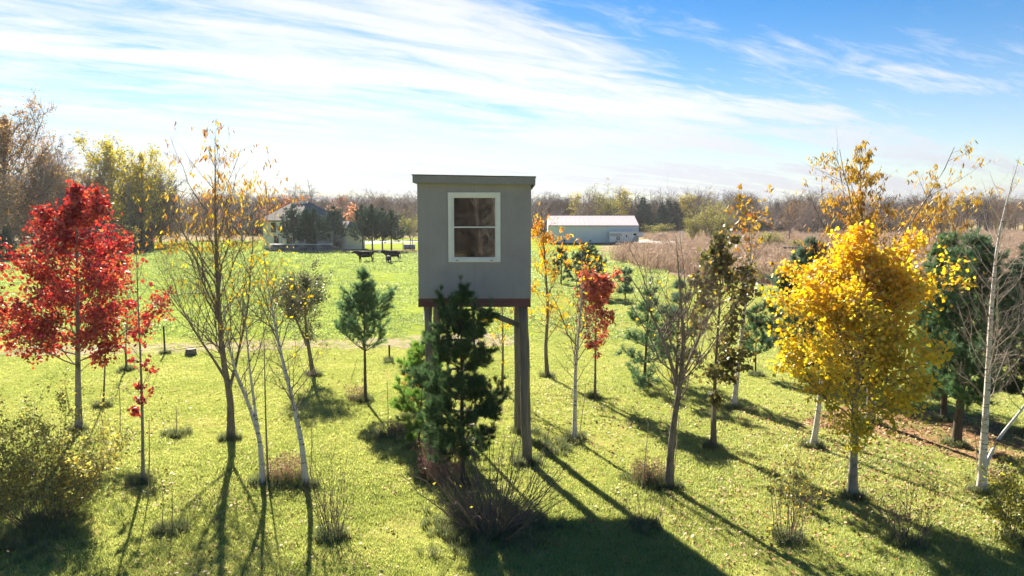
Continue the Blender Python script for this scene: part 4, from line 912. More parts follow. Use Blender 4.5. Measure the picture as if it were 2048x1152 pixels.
# ---------------------------------------------------------------- small things in the fields
def t_post(base, top, label, mat, r=.03):
    b = ground(*base); H = at(base[0], top, b[1])[2]
    o = thing('fence_post', label, 'fence post', b, group='thin steel fence posts')
    MB().box(-r, r, -.006, .006, -.1, H).box(-.006, .006, .0065, r * 1.4, -.1, H).build('stake', mat, o)
    s = MB()
    for i in range(max(3, int(H / .2))): s.box(-.012, .012, -.016, -.0065, .2 + i * .18, .225 + i * .18)
    tag(s.build('stud', mat, o), kind='stuff'); TRUNK_BASES.append((b[0], b[1], .18)); return o
STEEL = M_rough('dark green steel', (.035, .038, .034), (.08, .075, .065), 5, .7)
t_post((330, 709), 652, 'dark steel fence post standing on the bare dirt strip', STEEL, .035)
t_post((779, 722), 690, 'short steel fence post with a grassy foot near the young pine', STEEL, .035)
t_post((253, 742), 695, 'steel post tied to the thin sapling with a grassy foot', STEEL, .03)
CANE = M_rough('dry cane', (.25, .20, .13), (.42, .35, .24), 6, .8)
def cane(base, top, label):
    b = ground(*base); tp = at(*top, b[1]); mid = (b + tp) / 2 + np.array([.012, .01, 0])
    return tag(MB().tube([Vector(b) - Vector((0, 0, .05)), mid, tp], [.012, .010, .007], 6).build('garden_cane', CANE), label, 'garden cane', 'thin canes marking young trees')
cane((776, 872), (774, 760), 'dry cane standing on the lawn between the young pine and the tower')
cane((1282, 985), (1297, 848), 'dry cane beside the leafless wide tree')
cane((1345, 968), (1358, 830), 'dry cane leaning on the trunk of the leafless wide tree')
cane((1421, 895), (1423, 785), 'dry cane standing close to the olive tree')
cane((1158, 872), (1172, 768), 'dry cane beside the slender white birch')
cane((296, 1000), (298, 838), 'dry cane standing close to the slim sapling with red tufts')
cane((240, 868), (238, 768), 'dry cane between the red maple and the slim sapling')
cane((140, 830), (128, 760), 'pale cane leaning left of the red maple trunk')
cane((352, 868), (352, 812), 'short dry cane on a dark grass tuft left of the tall slender tree')
cane((1955, 950), (1950, 866), 'pale cane leaning on the forked birch')
cane((700, 765), (714, 718), 'cane leaning against the young pine left of the tower')
cane((620, 955), (624, 840), 'dry cane beside the crooked white birch')
b = ground(382, 711)
o = thing('tree_stump', 'short cut stump at the edge of the bare dirt strip', 'stump', b)
MB().tube([(0, 0, -.05), (0, 0, .06), (.005, 0, .2), (.008, .005, .27)], [.26, .23, .2, .2], 14).build('bark_side', BARK, o, smooth=False)
MB().tube([(.008, .005, .2705), (.008, .005, .285)], [.19, .185], 14).build('cut_face', M_rough('cut wood', (.34, .25, .15), (.52, .40, .26), 14, .8), o)
b = ground(819, 501)
o = thing('water_trough', 'grey barrel shaped trough on legs beside the tower wall', 'trough', b, R(6))
GV = M_rough('galvanised steel', (.20, .21, .22), (.34, .35, .36), 4, .5, metal=.2)
MB().tube([(-.95, 0, .62), (-.93, 0, .62), (.93, 0, .62), (.95, 0, .62)], [.4, .46, .46, .4], 18).build('drum', GV, o, smooth=False)
for x in (-.7, .7):
    for y in (-.25, .25): MB().bar((x, y, 0), (x, y * .8, .35), .07, .07).build('leg', STEEL, o)
for x in (-.5, 0, .5): MB().tube([(x - .02, 0, .62), (x + .02, 0, .62)], .475, 18).build('hoop', STEEL, o)
for i, px in enumerate((806, 838 - 0, 821, 825)):
    b = ground(px, 501.5 if i != 1 else 497); H = (3.6, 2.4, 2.2, 2.1)[i]
    if i == 1: continue
    tag(MB().tube([(b[0], b[1], -.05), (b[0] + .03, b[1], H / 2), (b[0], b[1], H)], [.06, .05, .045], 8).build('wooden_pole', BARK),
        ('slim dark pole standing at the right end of the pine row', '', 'left pole rising behind the grey trough', 'right pole rising behind the grey trough')[i], 'pole')

def ground_blind():
    b = ground(1587, 513); k = b[1] / FPX
    o = thing('ground_blind', 'low black box blind with pale window slots in the brown reeds', 'hunting blind', b, R(-14))
    BL = M_rough('black painted plywood', (.012, .012, .013), (.03, .028, .027), 3, .85); PL = M_rough('pale slot cover', (.42, .45, .47), (.55, .57, .58), 2, .6)
    MB().box(-1.4, 1.4, -1, 1, 0, 1.25).build('wall_box', BL, o); MB().box(-1.55, 1.55, -1.2, 1.2, 1.252, 1.37).build('roof', BL, o)
    for x in (-.55, .25): MB().box(x - .11, x + .11, -1.02, -1.001, .72, .98).build('window', PL, o)
    MB().box(-1.55, -1.41, -1.05, -.9, 0, 1.24).build('corner_post', PL, o)
ground_blind()
def white_frame():
    b = ground(1361, 493); o = thing('steel_frame', 'narrow white lattice frame on a block at the edge of the brown reeds', 'frame', b, R(12))
    WHT = M_rough('white painted steel', (.5, .5, .47), (.62, .62, .6), 4, .6); H = 2.9
    for x in (-.28, .28):
        for y in (-.2, .2): MB().bar((x, y, .5), (x * .8, y * .8, H), .06, .06).build('leg', WHT, o)
    for i in range(6):
        z = .75 + i * .4
        for y in (-.19, .19): MB().bar((-.27, y, z), (.27, y, z), .035, .035).build('rung', WHT, o)
    MB().box(-.42, .42, -.35, .35, -.02, .5).build('block', M_rough('concrete block', (.4, .39, .36), (.52, .5, .47), 3, .9), o)
    MB().bar((-.3, 0, H + .02), (2.6, .2, H + .05), .05, .05).build('arm', WHT, o)
white_frame()
b = ground(1318, 481); rng = np.random.default_rng(9)
o = thing('utility_cart', 'small loaded cart on the gravel right of the barn', 'cart', b, R(5))
MB().box(-1.5, .9, -.7, .7, .55, .7).build('bed', STEEL, o)
bm_ = bmesh.new(); bmesh.ops.create_icosphere(bm_, subdivisions=3, radius=1)
for v in bm_.verts: v.co = (v.co.x * 1.5 + .3, v.co.y * .8, .71 + max(v.co.z, -.0) * (.75 + .2 * math.sin(v.co.x * 5) + .12 * math.sin(v.co.y * 9 + v.co.x * 7)))
me = bpy.data.meshes.new('tarp_load'); bm_.to_mesh(me); bm_.free(); link('tarp_load', me, M_rough('faded mauve tarp', (.22, .17, .18), (.42, .34, .34), 3, .7), o)
for x in (-1.0, .6):
    for y in (-.78, .78):
        w = MB().tube([(x, y - .1, .36), (x, y + .1, .36)], .36, 16).build('wheel', M_rough('cart tyre', (.012, .012, .012), (.03, .03, .03), 6, .85), o); MB().tube([(x, y - .13, .36), (x, y + .13, .36)], .14, 10).build('hub', GV, w)
MB().bar((-1.5, 0, .6), (-2.7, 0, .45), .07, .07).build('drawbar', STEEL, o)

# ================================================================== background trees
def far_template(name, seed, H, env, n1, n2, n3, el, h01, bark, leaf=None, r0=.22, rtw=.02, wob=.1, twl=.4, trunk_bend=.4, up=(.25, .15, .1), l2=.42):
    """a whole tree at the origin; env = [(height fraction, radius m)]"""
    rng = np.random.default_rng(seed)
    zs = np.array([e[0] * H for e in env]); rs = np.array([e[1] for e in env])
    pts = np.array([[0, 0, -.2], [rng.normal(0, trunk_bend), rng.normal(0, trunk_bend), H * .4], [rng.normal(0, trunk_bend), rng.normal(0, trunk_bend), H * .97]])
    lv = grow(rng, [(pts, r0)], lambda h: np.interp(h, zs, rs, left=rs[0] * .6, right=.05), n1, el, h01, n2, n3, rtw=rtw, wob=wob, l3=twl, up=up, l2=l2)
    tv, tq = tubes(lv[0][0], lv[0][1], 6); V, F = join([tubes(P, Rr, 3) for P, Rr in lv[1:]])
    out = [('trunk', mesh_np('trunk', tv, [tq], smooth=True), bark), ('branches', mesh_np('branches', V, F), bark)]
    if leaf:
        pos, _ = leaf_points(rng, lv, leaf['per'], leaf.get('spread', .25), .15, leaf.get('levels', (-1,))); 
        V2, F2, var = leaves(rng, pos, leaf['size'], 'oval', .2); out.append(('crown', mesh_np('crown', V2, [F2], {'var': var}), leaf['mat']))
    return out
def far_pine_template(seed, H, env, bark, needles, whorl=.55, M=14, ln=.3, wd=.05, n2=5, h0=.12, r0=.13, step=.16, el=(5, 50)):
    rng = np.random.default_rng(seed); zs = np.array([e[0] * H for e in env]); rs = np.array([e[1] for e in env])
    lv, (V, F, var) = pine_arrays(rng, np.zeros(3), np.array([0, 0, H]), lambda h: np.interp(h, zs, rs, left=.1, right=.05), whorl=whorl, per=6, h0=h0, n2=n2, n3=0, M=M, ln=ln, wd=wd, r0=r0, step=step, el=el)
    tv, tq = tubes(lv[0][0], lv[0][1], 6); V2, F2 = join([tubes(P, Rr, 3) for P, Rr in lv[1:]])
    return [('trunk', mesh_np('trunk', tv, [tq], smooth=True), bark), ('branches', mesh_np('branches', V2, F2), bark), ('needles', mesh_np('needles', V, [F], {'var': var}), needles)]
_proto = {}
def far_tree(tmpl, name, label, px, base_py, top_py, H0, rz, group=None, Y=None, cat='tree', wide=1.0):
    """a copy of a template tree, scaled so that its top reaches row top_py"""
    b = ground(px, base_py) if Y is None else np.array([(px - 1024) / FPX * Y, Y, 0.])
    s = at(px, top_py, b[1])[2] / H0
    o = thing(name, label, cat, b, rz, group); o.scale = (s * wide, s * wide, s)
    for nm, me, mat in tmpl: link(nm, me, mat, o)
    return o
B_MAUVE = M_bark('mauve grey far bark', (.16, .13, .12), (.33, .275, .26)); B_BROWN = M_bark('brown far bark', (.085, .062, .048), (.22, .165, .125)); B_GREY = M_bark('pale far bark', (.16, .145, .13), (.36, .33, .30))
L_OAK = M_leaf('brown oak leaf', [(0, (.19, .11, .05)), (.6, (.36, .22, .09)), (1, (.48, .33, .13))], .4, .06)
L_RUST = M_leaf('rust leaf', [(0, (.20, .07, .025)), (.6, (.36, .14, .045)), (1, (.46, .22, .07))], .4, .06)
L_GOLD = M_leaf('golden green leaf', [(0, (.20, .19, .03)), (.5, (.42, .36, .045)), (1, (.60, .47, .07))], .45, .07)
L_WILL = M_leaf('willow leaf', [(0, (.14, .15, .04)), (.6, (.28, .27, .07)), (1, (.40, .36, .11))], .45, .06)
L_SALM = M_leaf('salmon leaf', [(0, (.42, .17, .09)), (1, (.62, .34, .20))], .45, .06)
T_OAK = far_template('oak', 101, 20, [(.1, 5), (.35, 7.5), (.6, 7.5), (.85, 5.5), (1, 2)], 64, 9, 6, (15, 68), (.12, .97), B_BROWN, dict(mat=L_OAK, per=2.6, size=.34, spread=.35), .4, .034)
T_OAK2 = far_template('oak', 102, 20, [(.05, 5), (.35, 6.8), (.6, 6.8), (.85, 5), (1, 1.8)], 60, 9, 6, (20, 68), (.06, .97), B_MAUVE, dict(mat=L_OAK, per=.8, size=.30, spread=.35), .36, .036)
T_GOLD = far_template('gold', 103, 17, [(.1, 3), (.35, 5), (.65, 5), (.88, 3), (1, .8)], 40, 8, 4, (20, 66), (.15, .97), B_GREY, dict(mat=L_GOLD, per=3.2, size=.42, spread=.35, levels=(-1, -2)), .3, .025)
T_BARE = [far_template('bare', 110 + i, 13, [(.08, 2.2), (.4, 3.4), (.7, 3.2), (.9, 1.8), (1, .5)], 34, 7, 4, (35, 70), (.12, .97), (B_MAUVE, B_BROWN, B_MAUVE)[i], dict(mat=L_OAK, per=(.12, .35, .0)[i] + .001, size=.3), .2, .022) for i in range(3)]
T_RUST = far_template('rust', 115, 13, [(.08, 3), (.4, 4.2), (.7, 3.8), (.9, 2), (1, .5)], 34, 7, 4, (25, 66), (.12, .97), B_BROWN, dict(mat=L_RUST, per=2.2, size=.4, spread=.35), .22, .022)
T_SALM = far_template('salmon', 116, 5, [(.1, .6), (.3, 2.0), (.7, 1.9), (.9, 1.0), (1, .3)], 24, 6, 3, (35, 66), (.15, .97), B_BROWN, dict(mat=L_SALM, per=1.6, size=.22, spread=.15), .09, .014)
T_POP = [far_template('poplar', 120 + i, 17, [(.2, 1.0), (.5, 1.9), (.8, 1.5), (1, .3)], 36, 6, 3, (58, 76), (.25, .98), B_GREY, (None, dict(mat=L_GOLD, per=2.0, size=.36, spread=.3))[i], .16, .022) for i in range(2)]
T_WILL = far_template('willow', 125, 11, [(.05, 3), (.4, 4.6), (.75, 4.2), (1, 1.6)], 60, 7, 4, (55, 78), (.03, .9), B_BROWN, dict(mat=L_WILL, per=1.6, size=.34, spread=.3, levels=(-1, -2)), .2, .02)
T_BUSH = far_template('bush', 126, 5, [(.0, 2.0), (.4, 2.9), (.75, 2.2), (1, .6)], 44, 6, 3, (20, 75), (.02, .9), B_BROWN, dict(mat=L_WILL, per=2.6, size=.24, spread=.2, levels=(-1, -2)), .1, .014)
T_CONE = far_pine_template(130, 12, [(.02, 1.8), (.25, 2.5), (.6, 1.6), (1, .1)], PBARK, N_DARK, .6, 12, .35, .07, 5, .04, .16)
T_ROWP = [far_pine_template(131 + i, 7.6, [(.18, 1.2), (.3, 2.5), (.5, 2.5), (.75, 1.7), (.93, .7), (1, .2)], PBARK, N_DARK, .55, 12, .26, .04, 7, .22, .17, .15, (10, 56)) for i in range(3)]
rng = np.random.default_rng(77)
rot = lambda: rng.uniform(0, 6.28)
# row of dark pines beside the house
row = [(588, 501, 410), (616, 503, 418), (629, 502.5, 415), (669, 502, 412), (726, 500, 409), (745, 502, 408), (765, 499.5, 415), (783, 502, 419)]
names = ['first', 'second', 'third', 'fourth', 'fifth', 'sixth', 'seventh', 'last']
for i, (px, by, ty) in enumerate(row):
    far_tree(T_ROWP[i % 3], 'pine_tree', 'dark full pine, %s from the house end of the mulched row' % names[i], px, by, ty, 7.6, rot(), 'dark pines in the mulched row', cat='pine tree', wide=(1.05, .8, .9, 1.0, .85, .9, .85, 1.0)[i])
far_tree(T_SALM, 'ornamental_tree', 'small salmon pink tree behind the dark pine row', 697, 494, 408, 5, 1.0)
far_tree(T_BUSH, 'bush', 'small grey bush planted behind the mulch bed near the house end', 674 + 2, 499, 479, 5, 0, cat='bush', wide=.6)
far_tree(T_BARE[2], 'sapling_tree', 'thin bare sapling in the mulch between the pine row trunks', 686, 502, 470, 13, 0, wide=.7)
far_tree(T_BUSH, 'bush', 'small round planted bush between the fourth and fifth dark pines', 707, 498, 478, 5, 2, cat='bush', wide=.7)
# wood at the left
far_tree(T_OAK, 'oak_tree', 'tallest brown oak at the left edge of the picture', 24, 508, 212, 20, 0.4, wide=.85)
far_tree(T_OAK2, 'oak_tree', 'brown oak right of the tallest oak, half bare', 96, 506, 272, 20, 2.0)
far_tree(T_OAK, 'oak_tree', 'lower brown oak behind the top of the red maple', 128, 502, 318, 20, 4.0)
far_tree(T_OAK2, 'oak_tree', 'brown half bare tree left of the golden green tree', 186, 500, 312, 20, 1.2, wide=.8)
far_tree(T_OAK2, 'oak_tree', 'brown tree cut by the left edge, before the tallest oak', -40, 520, 290, 20, 3.0)
far_tree(T_GOLD, 'golden_tree', 'tall golden green tree standing out above the brown wood', 228, 497, 268, 17, .3, wide=.85)
far_tree(T_GOLD, 'golden_tree', 'second golden green tree, lower and to the right of the tall one', 288, 496, 290, 17, 2.4, wide=.72)
far_tree(T_POP[0], 'bare_tree', 'slim bare pale trunk before the golden green trees', 263, 500, 330, 17, 0, wide=.5)
far_tree(T_BUSH, 'bush', 'dark round bush at the foot of the golden green trees', 262, 506, 448, 5, 0, cat='bush', wide=.9)
far_tree(T_CONE, 'spruce_tree', 'dark spruce at the foot of the left wood', 205, 508, 420, 12, 0)
far_tree(T_CONE, 'spruce_tree', 'dark broad evergreen at the field edge beneath the golden trees', 285, 505, 446, 12, 2, wide=1.5)
far_tree(T_CONE, 'spruce_tree', 'dark evergreen low at the left edge behind the red maple', 14, 522, 455, 12, 1, wide=1.4)
far_tree(T_OAK2, 'oak_tree', 'grey brown tree between the golden trees and the tall slender tree', 352, 486, 372, 20, 5.0)
far_tree(T_OAK2, 'oak_tree', 'grey brown tree behind the tall slender tree', 420, 480, 378, 20, 2.2)
far_tree(T_BARE[0], 'bare_tree', 'bare dark topped tree left of the house roof', 484, 482, 362, 13, 1.0, wide=1.2)
for px, ty in ((592, 358), (606, 372), (622, 356)):
    far_tree(T_POP[0], 'bare_tree', {592: 'tall bare tree left most of three above the house ridge', 606: 'lower bare tree in the middle of three above the house ridge', 622: 'tall bare tree right most of three above the house ridge'}[px], px, 470, ty, 17, rot(), wide=1.6)
far_tree(T_RUST, 'rust_tree', 'wide rust orange tree just behind the house ridge', 580, 476, 389, 13, .5, wide=1.4)
far_tree(T_RUST, 'rust_tree', 'rust crowned tree in the wood above the salmon tree', 682, 466, 388, 13, 2.5)
far_tree(T_RUST, 'rust_tree', 'rust crowned tree in the far wood close to the tower wall', 760, 464, 392, 13, 4)
far_tree(T_WILL, 'willow', 'pale green willow bush left of the tower wall above the trough', 822, 480, 432, 11, 0, wide=1.1)
# right of the tower
far_tree(T_POP[1], 'poplar_tree', 'slim half bare poplar above the left part of the barn roof', 1152, 468, 384, 17, .5, wide=1.5)
far_tree(T_WILL, 'willow', 'broad fan shaped yellow willow above the barn ridge', 1210, 470, 388, 11, 1, wide=1.1)
far_tree(T_POP[1], 'poplar_tree', 'tall dense olive poplar right of the fan shaped willow', 1246, 470, 373, 17, 2, wide=1.3)
for px, ty, lb in ((1300, 376, 'bare tall poplar left of the dark spruce block'), (1318, 372, 'second bare poplar above the dark spruce block'), (1340, 374, 'third bare poplar above the dark spruce block'), (1396, 369, 'tallest bare poplar right of the dark spruce block')):
    far_tree(T_POP[0], 'poplar_tree', lb, px, 468, ty, 17, rot(), wide=1.3)
far_tree(T_POP[1], 'poplar_tree', 'yellow topped poplar behind the right end of the spruce block', 1366, 468, 388, 17, 3, wide=1.8)
far_tree(T_POP[1], 'poplar_tree', 'yellow topped poplar between the spruce block and the green willow', 1382, 468, 386, 17, 1, wide=1.6)
sp = [(1284, 396), (1277, 420), (1296, 408), (1308, 402), (1322, 406), (1336, 402), (1350, 404), (1363, 402), (1272, 428), (1290, 414), (1303, 424), (1316, 418), (1330, 416), (1344, 412), (1357, 416), (1370, 412)]
for i, (px, ty) in enumerate(sp):
    far_tree(T_CONE, 'spruce_tree', 'pointed spruce standing highest at the left of the dark block' if i == 0 else 'dark spruce in the dense block right of the barn', px, 471 - (i % 4) * 1.5, ty, 12, rot(), 'spruces in the dark block', cat='spruce tree', wide=1.6)
far_tree(T_WILL, 'willow', 'tall light green willow right of the spruce block', 1414, 484, 404, 11, 2, wide=1.15)
far_tree(T_WILL, 'willow', 'brownish willow in front of the light green one by the white frame', 1386, 490, 430, 11, 4, wide=1.0)
far_tree(T_WILL, 'willow', 'olive willow behind the top of the olive leafed tree', 1448, 488, 424, 11, 5, wide=1.0)
far_tree(T_BUSH, 'bush', 'bright yellow green bush right behind the barn end', 1318, 474, 446, 5, 0, cat='bush', wide=1.7)
far_tree(T_BUSH, 'bush', 'smaller yellow green bush beside the barn corner', 1296, 472, 452, 5, 3, cat='bush', wide=1.2)
far_tree(T_BARE[1], 'bare_tree', 'bare tree standing in the reeds right of the amber topped birch', 1578, 492, 392, 13, 0, wide=.9)
far_tree(T_BUSH, 'bush', 'pale scrubby bush in the reeds below that bare tree', 1540, 500, 462, 5, 1, cat='bush', wide=1.3)
far_tree(T_BUSH, 'bush', 'yellow green bush just behind the low black blind', 1592, 505, 478, 5, 2, cat='bush', wide=1.2)
far_tree(T_BUSH, 'bush', 'round green bush at the far field edge at the right', 1990, 462, 418, 5, 2, cat='bush', wide=1.1)
far_tree(T_CONE, 'spruce_tree', 'round dark evergreen at the far field edge at the right', 2020, 458, 414, 12, 0, wide=1.6)
# trees of the long wood that can be told apart
for i in range(46):
    left = i < 20; px = rng.uniform(300, 834) if left else rng.uniform(1064, 1840)
    if 1262 < px < 1380: px += 130
    k = rng.integers(0, 3); Y = rng.uniform(185, 230); ty = rng.uniform(392, 412)
    far_tree(T_BARE[k], 'bare_tree', ('bare grey tree at the front edge of the wood left of the tower' if left else 'bare grey tree at the front edge of the wood right of the tower'), px, 0, ty, 13, rot(), 'bare trees along the wood edge, left side' if left else 'bare trees along the wood edge, right side', Y=Y, wide=rng.uniform(.9, 1.3))
# the deep wood itself, one mass
def merged(tm):
    vs, fs, va, o = [], [], [], 0
    for nm, me, mat in tm:
        n = len(me.vertices); v = np.empty(n * 3, np.float32); me.vertices.foreach_get('co', v); v = v.reshape(-1, 3)
        l = np.empty(len(me.loops), np.int32); me.loops.foreach_get('vertex_index', l)
        k = len(me.loops) // len(me.polygons); vs.append(v); fs.append(l.reshape(-1, k) + o if len(me.loops) == k * len(me.polygons) else None); va.append(np.full(n, .5)); o += n
    return np.concatenate(vs), [f for f in fs if f is not None], np.concatenate(va)
def wood(name, tm, mats_idx, n, xr, Yr, hs, label, seed, mat):
    rg = np.random.default_rng(seed); V, F, va = merged([tm[i] for i in mats_idx])
    Y = rg.uniform(*Yr, n); X = (rg.uniform(*xr, n) - 1024) / FPX * Y
    h = rg.uniform(*hs, n); s = np.stack([h * rg.uniform(.9, 1.4, n), h * rg.uniform(.9, 1.4, n), h], 1)
    return scatter(name, V, F, va, mat, np.stack([X, Y, np.zeros(n)], 1), s, np.stack([np.zeros(n), np.zeros(n), rg.uniform(0, 6.28, n)], 1), kind='stuff', label=label, cat='wood')
def M_twigmass(name, stops):
    m = new_mat(name); t = NT(m); r_ = t.n('ShaderNodeObjectInfo').outputs['Random']
    d = t.n('ShaderNodeBsdfDiffuse'); t.put(d.inputs[0], t.ramp(r_, stops)); t.out(d.outputs[0]); return m
wood('brown_wood', T_BARE[0], (0, 1), 620, (-80, 2150), (215, 330), (.82, 1.15), 'long brown grey leafless wood along the horizon', 201, M_twigmass('wood twigs', [(0, (.085, .07, .064)), (.4, (.15, .12, .10)), (.75, (.20, .155, .12)), (1, (.25, .16, .09))]))
wood('undergrowth', T_BUSH, (0, 1, 2), 420, (-80, 1900), (205, 300), (.5, .95), 'low tangled undergrowth at the foot of the wood', 202, M_twigmass('undergrowth twigs', [(0, (.09, .085, .045)), (.5, (.15, .12, .08)), (1, (.21, .17, .09))]))
wood('left_wood', T_OAK2, (0, 1), 46, (-160, 330), (125, 170), (.5, .8), 'brown leafless wood behind the golden green trees', 203, M_twigmass('left wood twigs', [(0, (.12, .095, .08)), (1, (.22, .17, .135))]))
# wooded rise far right
def hill():
    nx, ny = 60, 14; vs = []
    for j in range(ny):
        for i in range(nx):
            x = 150 + i * 14; y = 560 + j * 34; u = (i - 22) / 22
            z = 9.5 * math.exp(-((y - 760) / 120) ** 2) * (math.exp(-(u * .9) ** 2) * .9 + .35 * math.exp(-((i - 46) / 14) ** 2)) - .3
            vs.append((x, y, z))
    fs = [(j * nx + i, j * nx + i + 1, (j + 1) * nx + i + 1, (j + 1) * nx + i) for j in range(ny - 1) for i in range(nx - 1)]
    me = bpy.data.meshes.new('hill'); me.from_pydata(vs, [], fs); link('hill', me, M_REEDG, kind='structure')
    rg = np.random.default_rng(8); n = 520; k = rg.integers(0, len(vs), n); k = k[(np.array(vs)[k, 1] > 620)]
    P = np.array(vs)[k] + np.stack([rg.uniform(-9, 9, len(k)), rg.uniform(-16, 16, len(k)), np.zeros(len(k))], 1); n = len(k)
    V, F, va = merged([T_RUST[1], T_RUST[2]]); h = rg.uniform(.75, 1.1, n)
    scatter('hill_wood', V, F, va, M_twigmass('hill wood leaves', [(0, (.07, .05, .04)), (.5, (.13, .085, .055)), (1, (.20, .12, .06))]), P, np.stack([h * 1.5, h * 1.5, h], 1), np.stack([np.zeros(n), np.zeros(n), rg.uniform(0, 6.28, n)], 1), kind='stuff', label='wooded rise on the horizon at the far right', cat='wood')
hill()

# ---------------------------------------------------------------- trees behind the viewpoint, mirrored in the window
o = thing('birch_tree', 'white birch standing behind the viewpoint, mirrored in the tower window', 'tree', (-.9, -9, 0))
for nm, me, mat in far_template('birch', 301, 11, [(.1, 1.2), (.4, 2.0), (.75, 1.6), (1, .5)], 30, 6, 4, (45, 70), (.2, .97), BIRCH, None, .11, .006): link(nm, me, mat if nm == 'trunk' else BARK_PALE, o)
o = thing('birch_tree', 'second white birch behind the viewpoint, mirrored low in the tower window', 'tree', (.9, -12, 0), 2.0)
for nm, me, mat in far_template('birch', 302, 8, [(.1, 1.2), (.4, 2.0), (.75, 1.6), (1, .5)], 26, 6, 4, (35, 70), (.2, .97), BIRCH, None, .08, .006): link(nm, me, mat, o)
rg = np.random.default_rng(204); V, F, va = merged([T_OAK2[0], T_OAK2[1]]); n = 22
P = np.stack([rg.uniform(-12, 6, n), rg.uniform(-58, -28, n), np.zeros(n)], 1); s_ = rg.uniform(.6, .95, n)
scatter('rear_wood', V, F, va, M_twigmass('rear wood twigs', [(0, (.15, .127, .113)), (1, (.22, .19, .17))]), P, np.stack([s_, s_, s_], 1), rots(rg, n, 0) if 'rots' in globals() else np.stack([np.zeros(n), np.zeros(n), rg.uniform(0, 6.28, n)], 1), kind='stuff', label='brown wood behind the viewpoint, mirrored in the tower window', cat='wood')
# ================================================================== ground cover
def blades(seed, n, rad, h, w, lean=.5, seg=2):
    rg = np.random.default_rng(seed); vs, f4, f3, va = [], [], [], []; o = 0
    for i in range(n):
        a = rg.uniform(0, 6.28); r_ = rad * math.sqrt(rg.uniform()); p = np.array([math.cos(a) * r_, math.sin(a) * r_, -.005]); H = h * rg.uniform(.5, 1.2)
        d = rg.uniform(0, 6.28); t = np.array([math.cos(d), math.sin(d), 0]); q = np.array([-t[1], t[0], 0]) * w * .5 * rg.uniform(.7, 1.3); ln = lean * rg.uniform(.2, 1.2) * H
        m = p + t * ln * .3 + np.array([0, 0, H * .6]); e = p + t * ln + np.array([0, 0, H])
        vs += [p - q, p + q, m + q * .8, m - q * .8, e]; f4.append((o, o + 1, o + 2, o + 3)); f3.append((o + 3, o + 2, o + 4)); va += [rg.uniform()] * 5; o += 5
    return np.array(vs), [np.array(f4), np.array(f3)], np.array(va)
def spread(seed, n, Yr, px=(-60, 2110), pw=1.0):
    """points inside the view wedge, denser towards the camera"""
    rg = np.random.default_rng(seed); f = rg.uniform(0, 1, n) ** pw
    Y = Yr[0] + (Yr[1] - Yr[0]) * f; X = (rg.uniform(*px, n) - 1024) / FPX * Y
    return rg, np.stack([X, Y, np.full(n, .02)], 1)
def rots(rg, n, tilt=.12): return np.stack([rg.normal(0, tilt, n), rg.normal(0, tilt, n), rg.uniform(0, 6.28, n)], 1)
def vnoise(P, s, seed=0):
    import mathutils
    return np.array([mathutils.noise.noise((p[0] * s + seed, p[1] * s - seed, seed * .7)) for p in P])
G_LAWN = M_blade('lawn blades', [(.12, (.18, .25, .065)), (.38, (.36, .42, .10)), (.64, (.52, .54, .155)), (.92, (.64, .59, .28))], .58)
G_LONG = M_blade('long grass blades', [(.15, (.10, .135, .055)), (.6, (.20, .23, .085)), (.95, (.34, .31, .16))], .4)
G_PAST = M_blade('pasture blades', [(.15, (.20, .28, .075)), (.5, (.37, .46, .12)), (.9, (.50, .52, .18))], .55)
G_REED = M_blade('reed blades', [(.12, (.17, .105, .07)), (.45, (.30, .205, .14)), (.75, (.43, .32, .225)), (.95, (.53, .43, .31))], .35)
def inside(P, px_poly):
    Q = np.array([g2(*p) for p in px_poly]); x, y = P[:, 0], P[:, 1]; ins = np.zeros(len(P), bool); j = len(Q) - 1
    for i in range(len(Q)):
        c = ((Q[i, 1] > y) != (Q[j, 1] > y)) & (x < (Q[j, 0] - Q[i, 0]) * (y - Q[i, 1]) / (Q[j, 1] - Q[i, 1] + 1e-9) + Q[i, 0]); ins ^= c; j = i
    return ins
LITTER = [(1600, 850), (1680, 815), (1800, 810), (2000, 840), (2100, 900), (2000, 930), (1900, 905), (1780, 880)]
DIRT = [(-250, 715), (300, 710), (420, 704), (640, 699), (850, 697), (1000, 693), (1060, 688), (1000, 668), (850, 672), (700, 680), (520, 682), (300, 689), (-250, 697)]
V, F, va = blades(1, 26, .10, .048, .008, .9)
rg, P = spread(301, 80000, (9.3, 31.5), pw=1.15); P = P[~(inside(P, LITTER) & (rg.uniform(size=len(P)) < .8))]; P = P[~(inside(P, DIRT) & (rg.uniform(size=len(P)) < .6))]; n = len(P)
nz = vnoise(P, .9) * .5 + vnoise(P, .25, 3) * .5; k = rg.uniform(size=n) < np.clip(.85 + nz * 1.1, .25, 1); P, nz = P[k], nz[k]; n = len(P)
s = rg.uniform(.7, 1.25, n) * (1 + .6 * np.clip(nz, -.6, 1))
scatter('lawn_grass', V, F, va, G_LAWN, P, np.stack([s * 1.15, s * 1.15, s], 1), rots(rg, n), kind='stuff', label='mown yellow green lawn grass under the young trees', cat='grass')
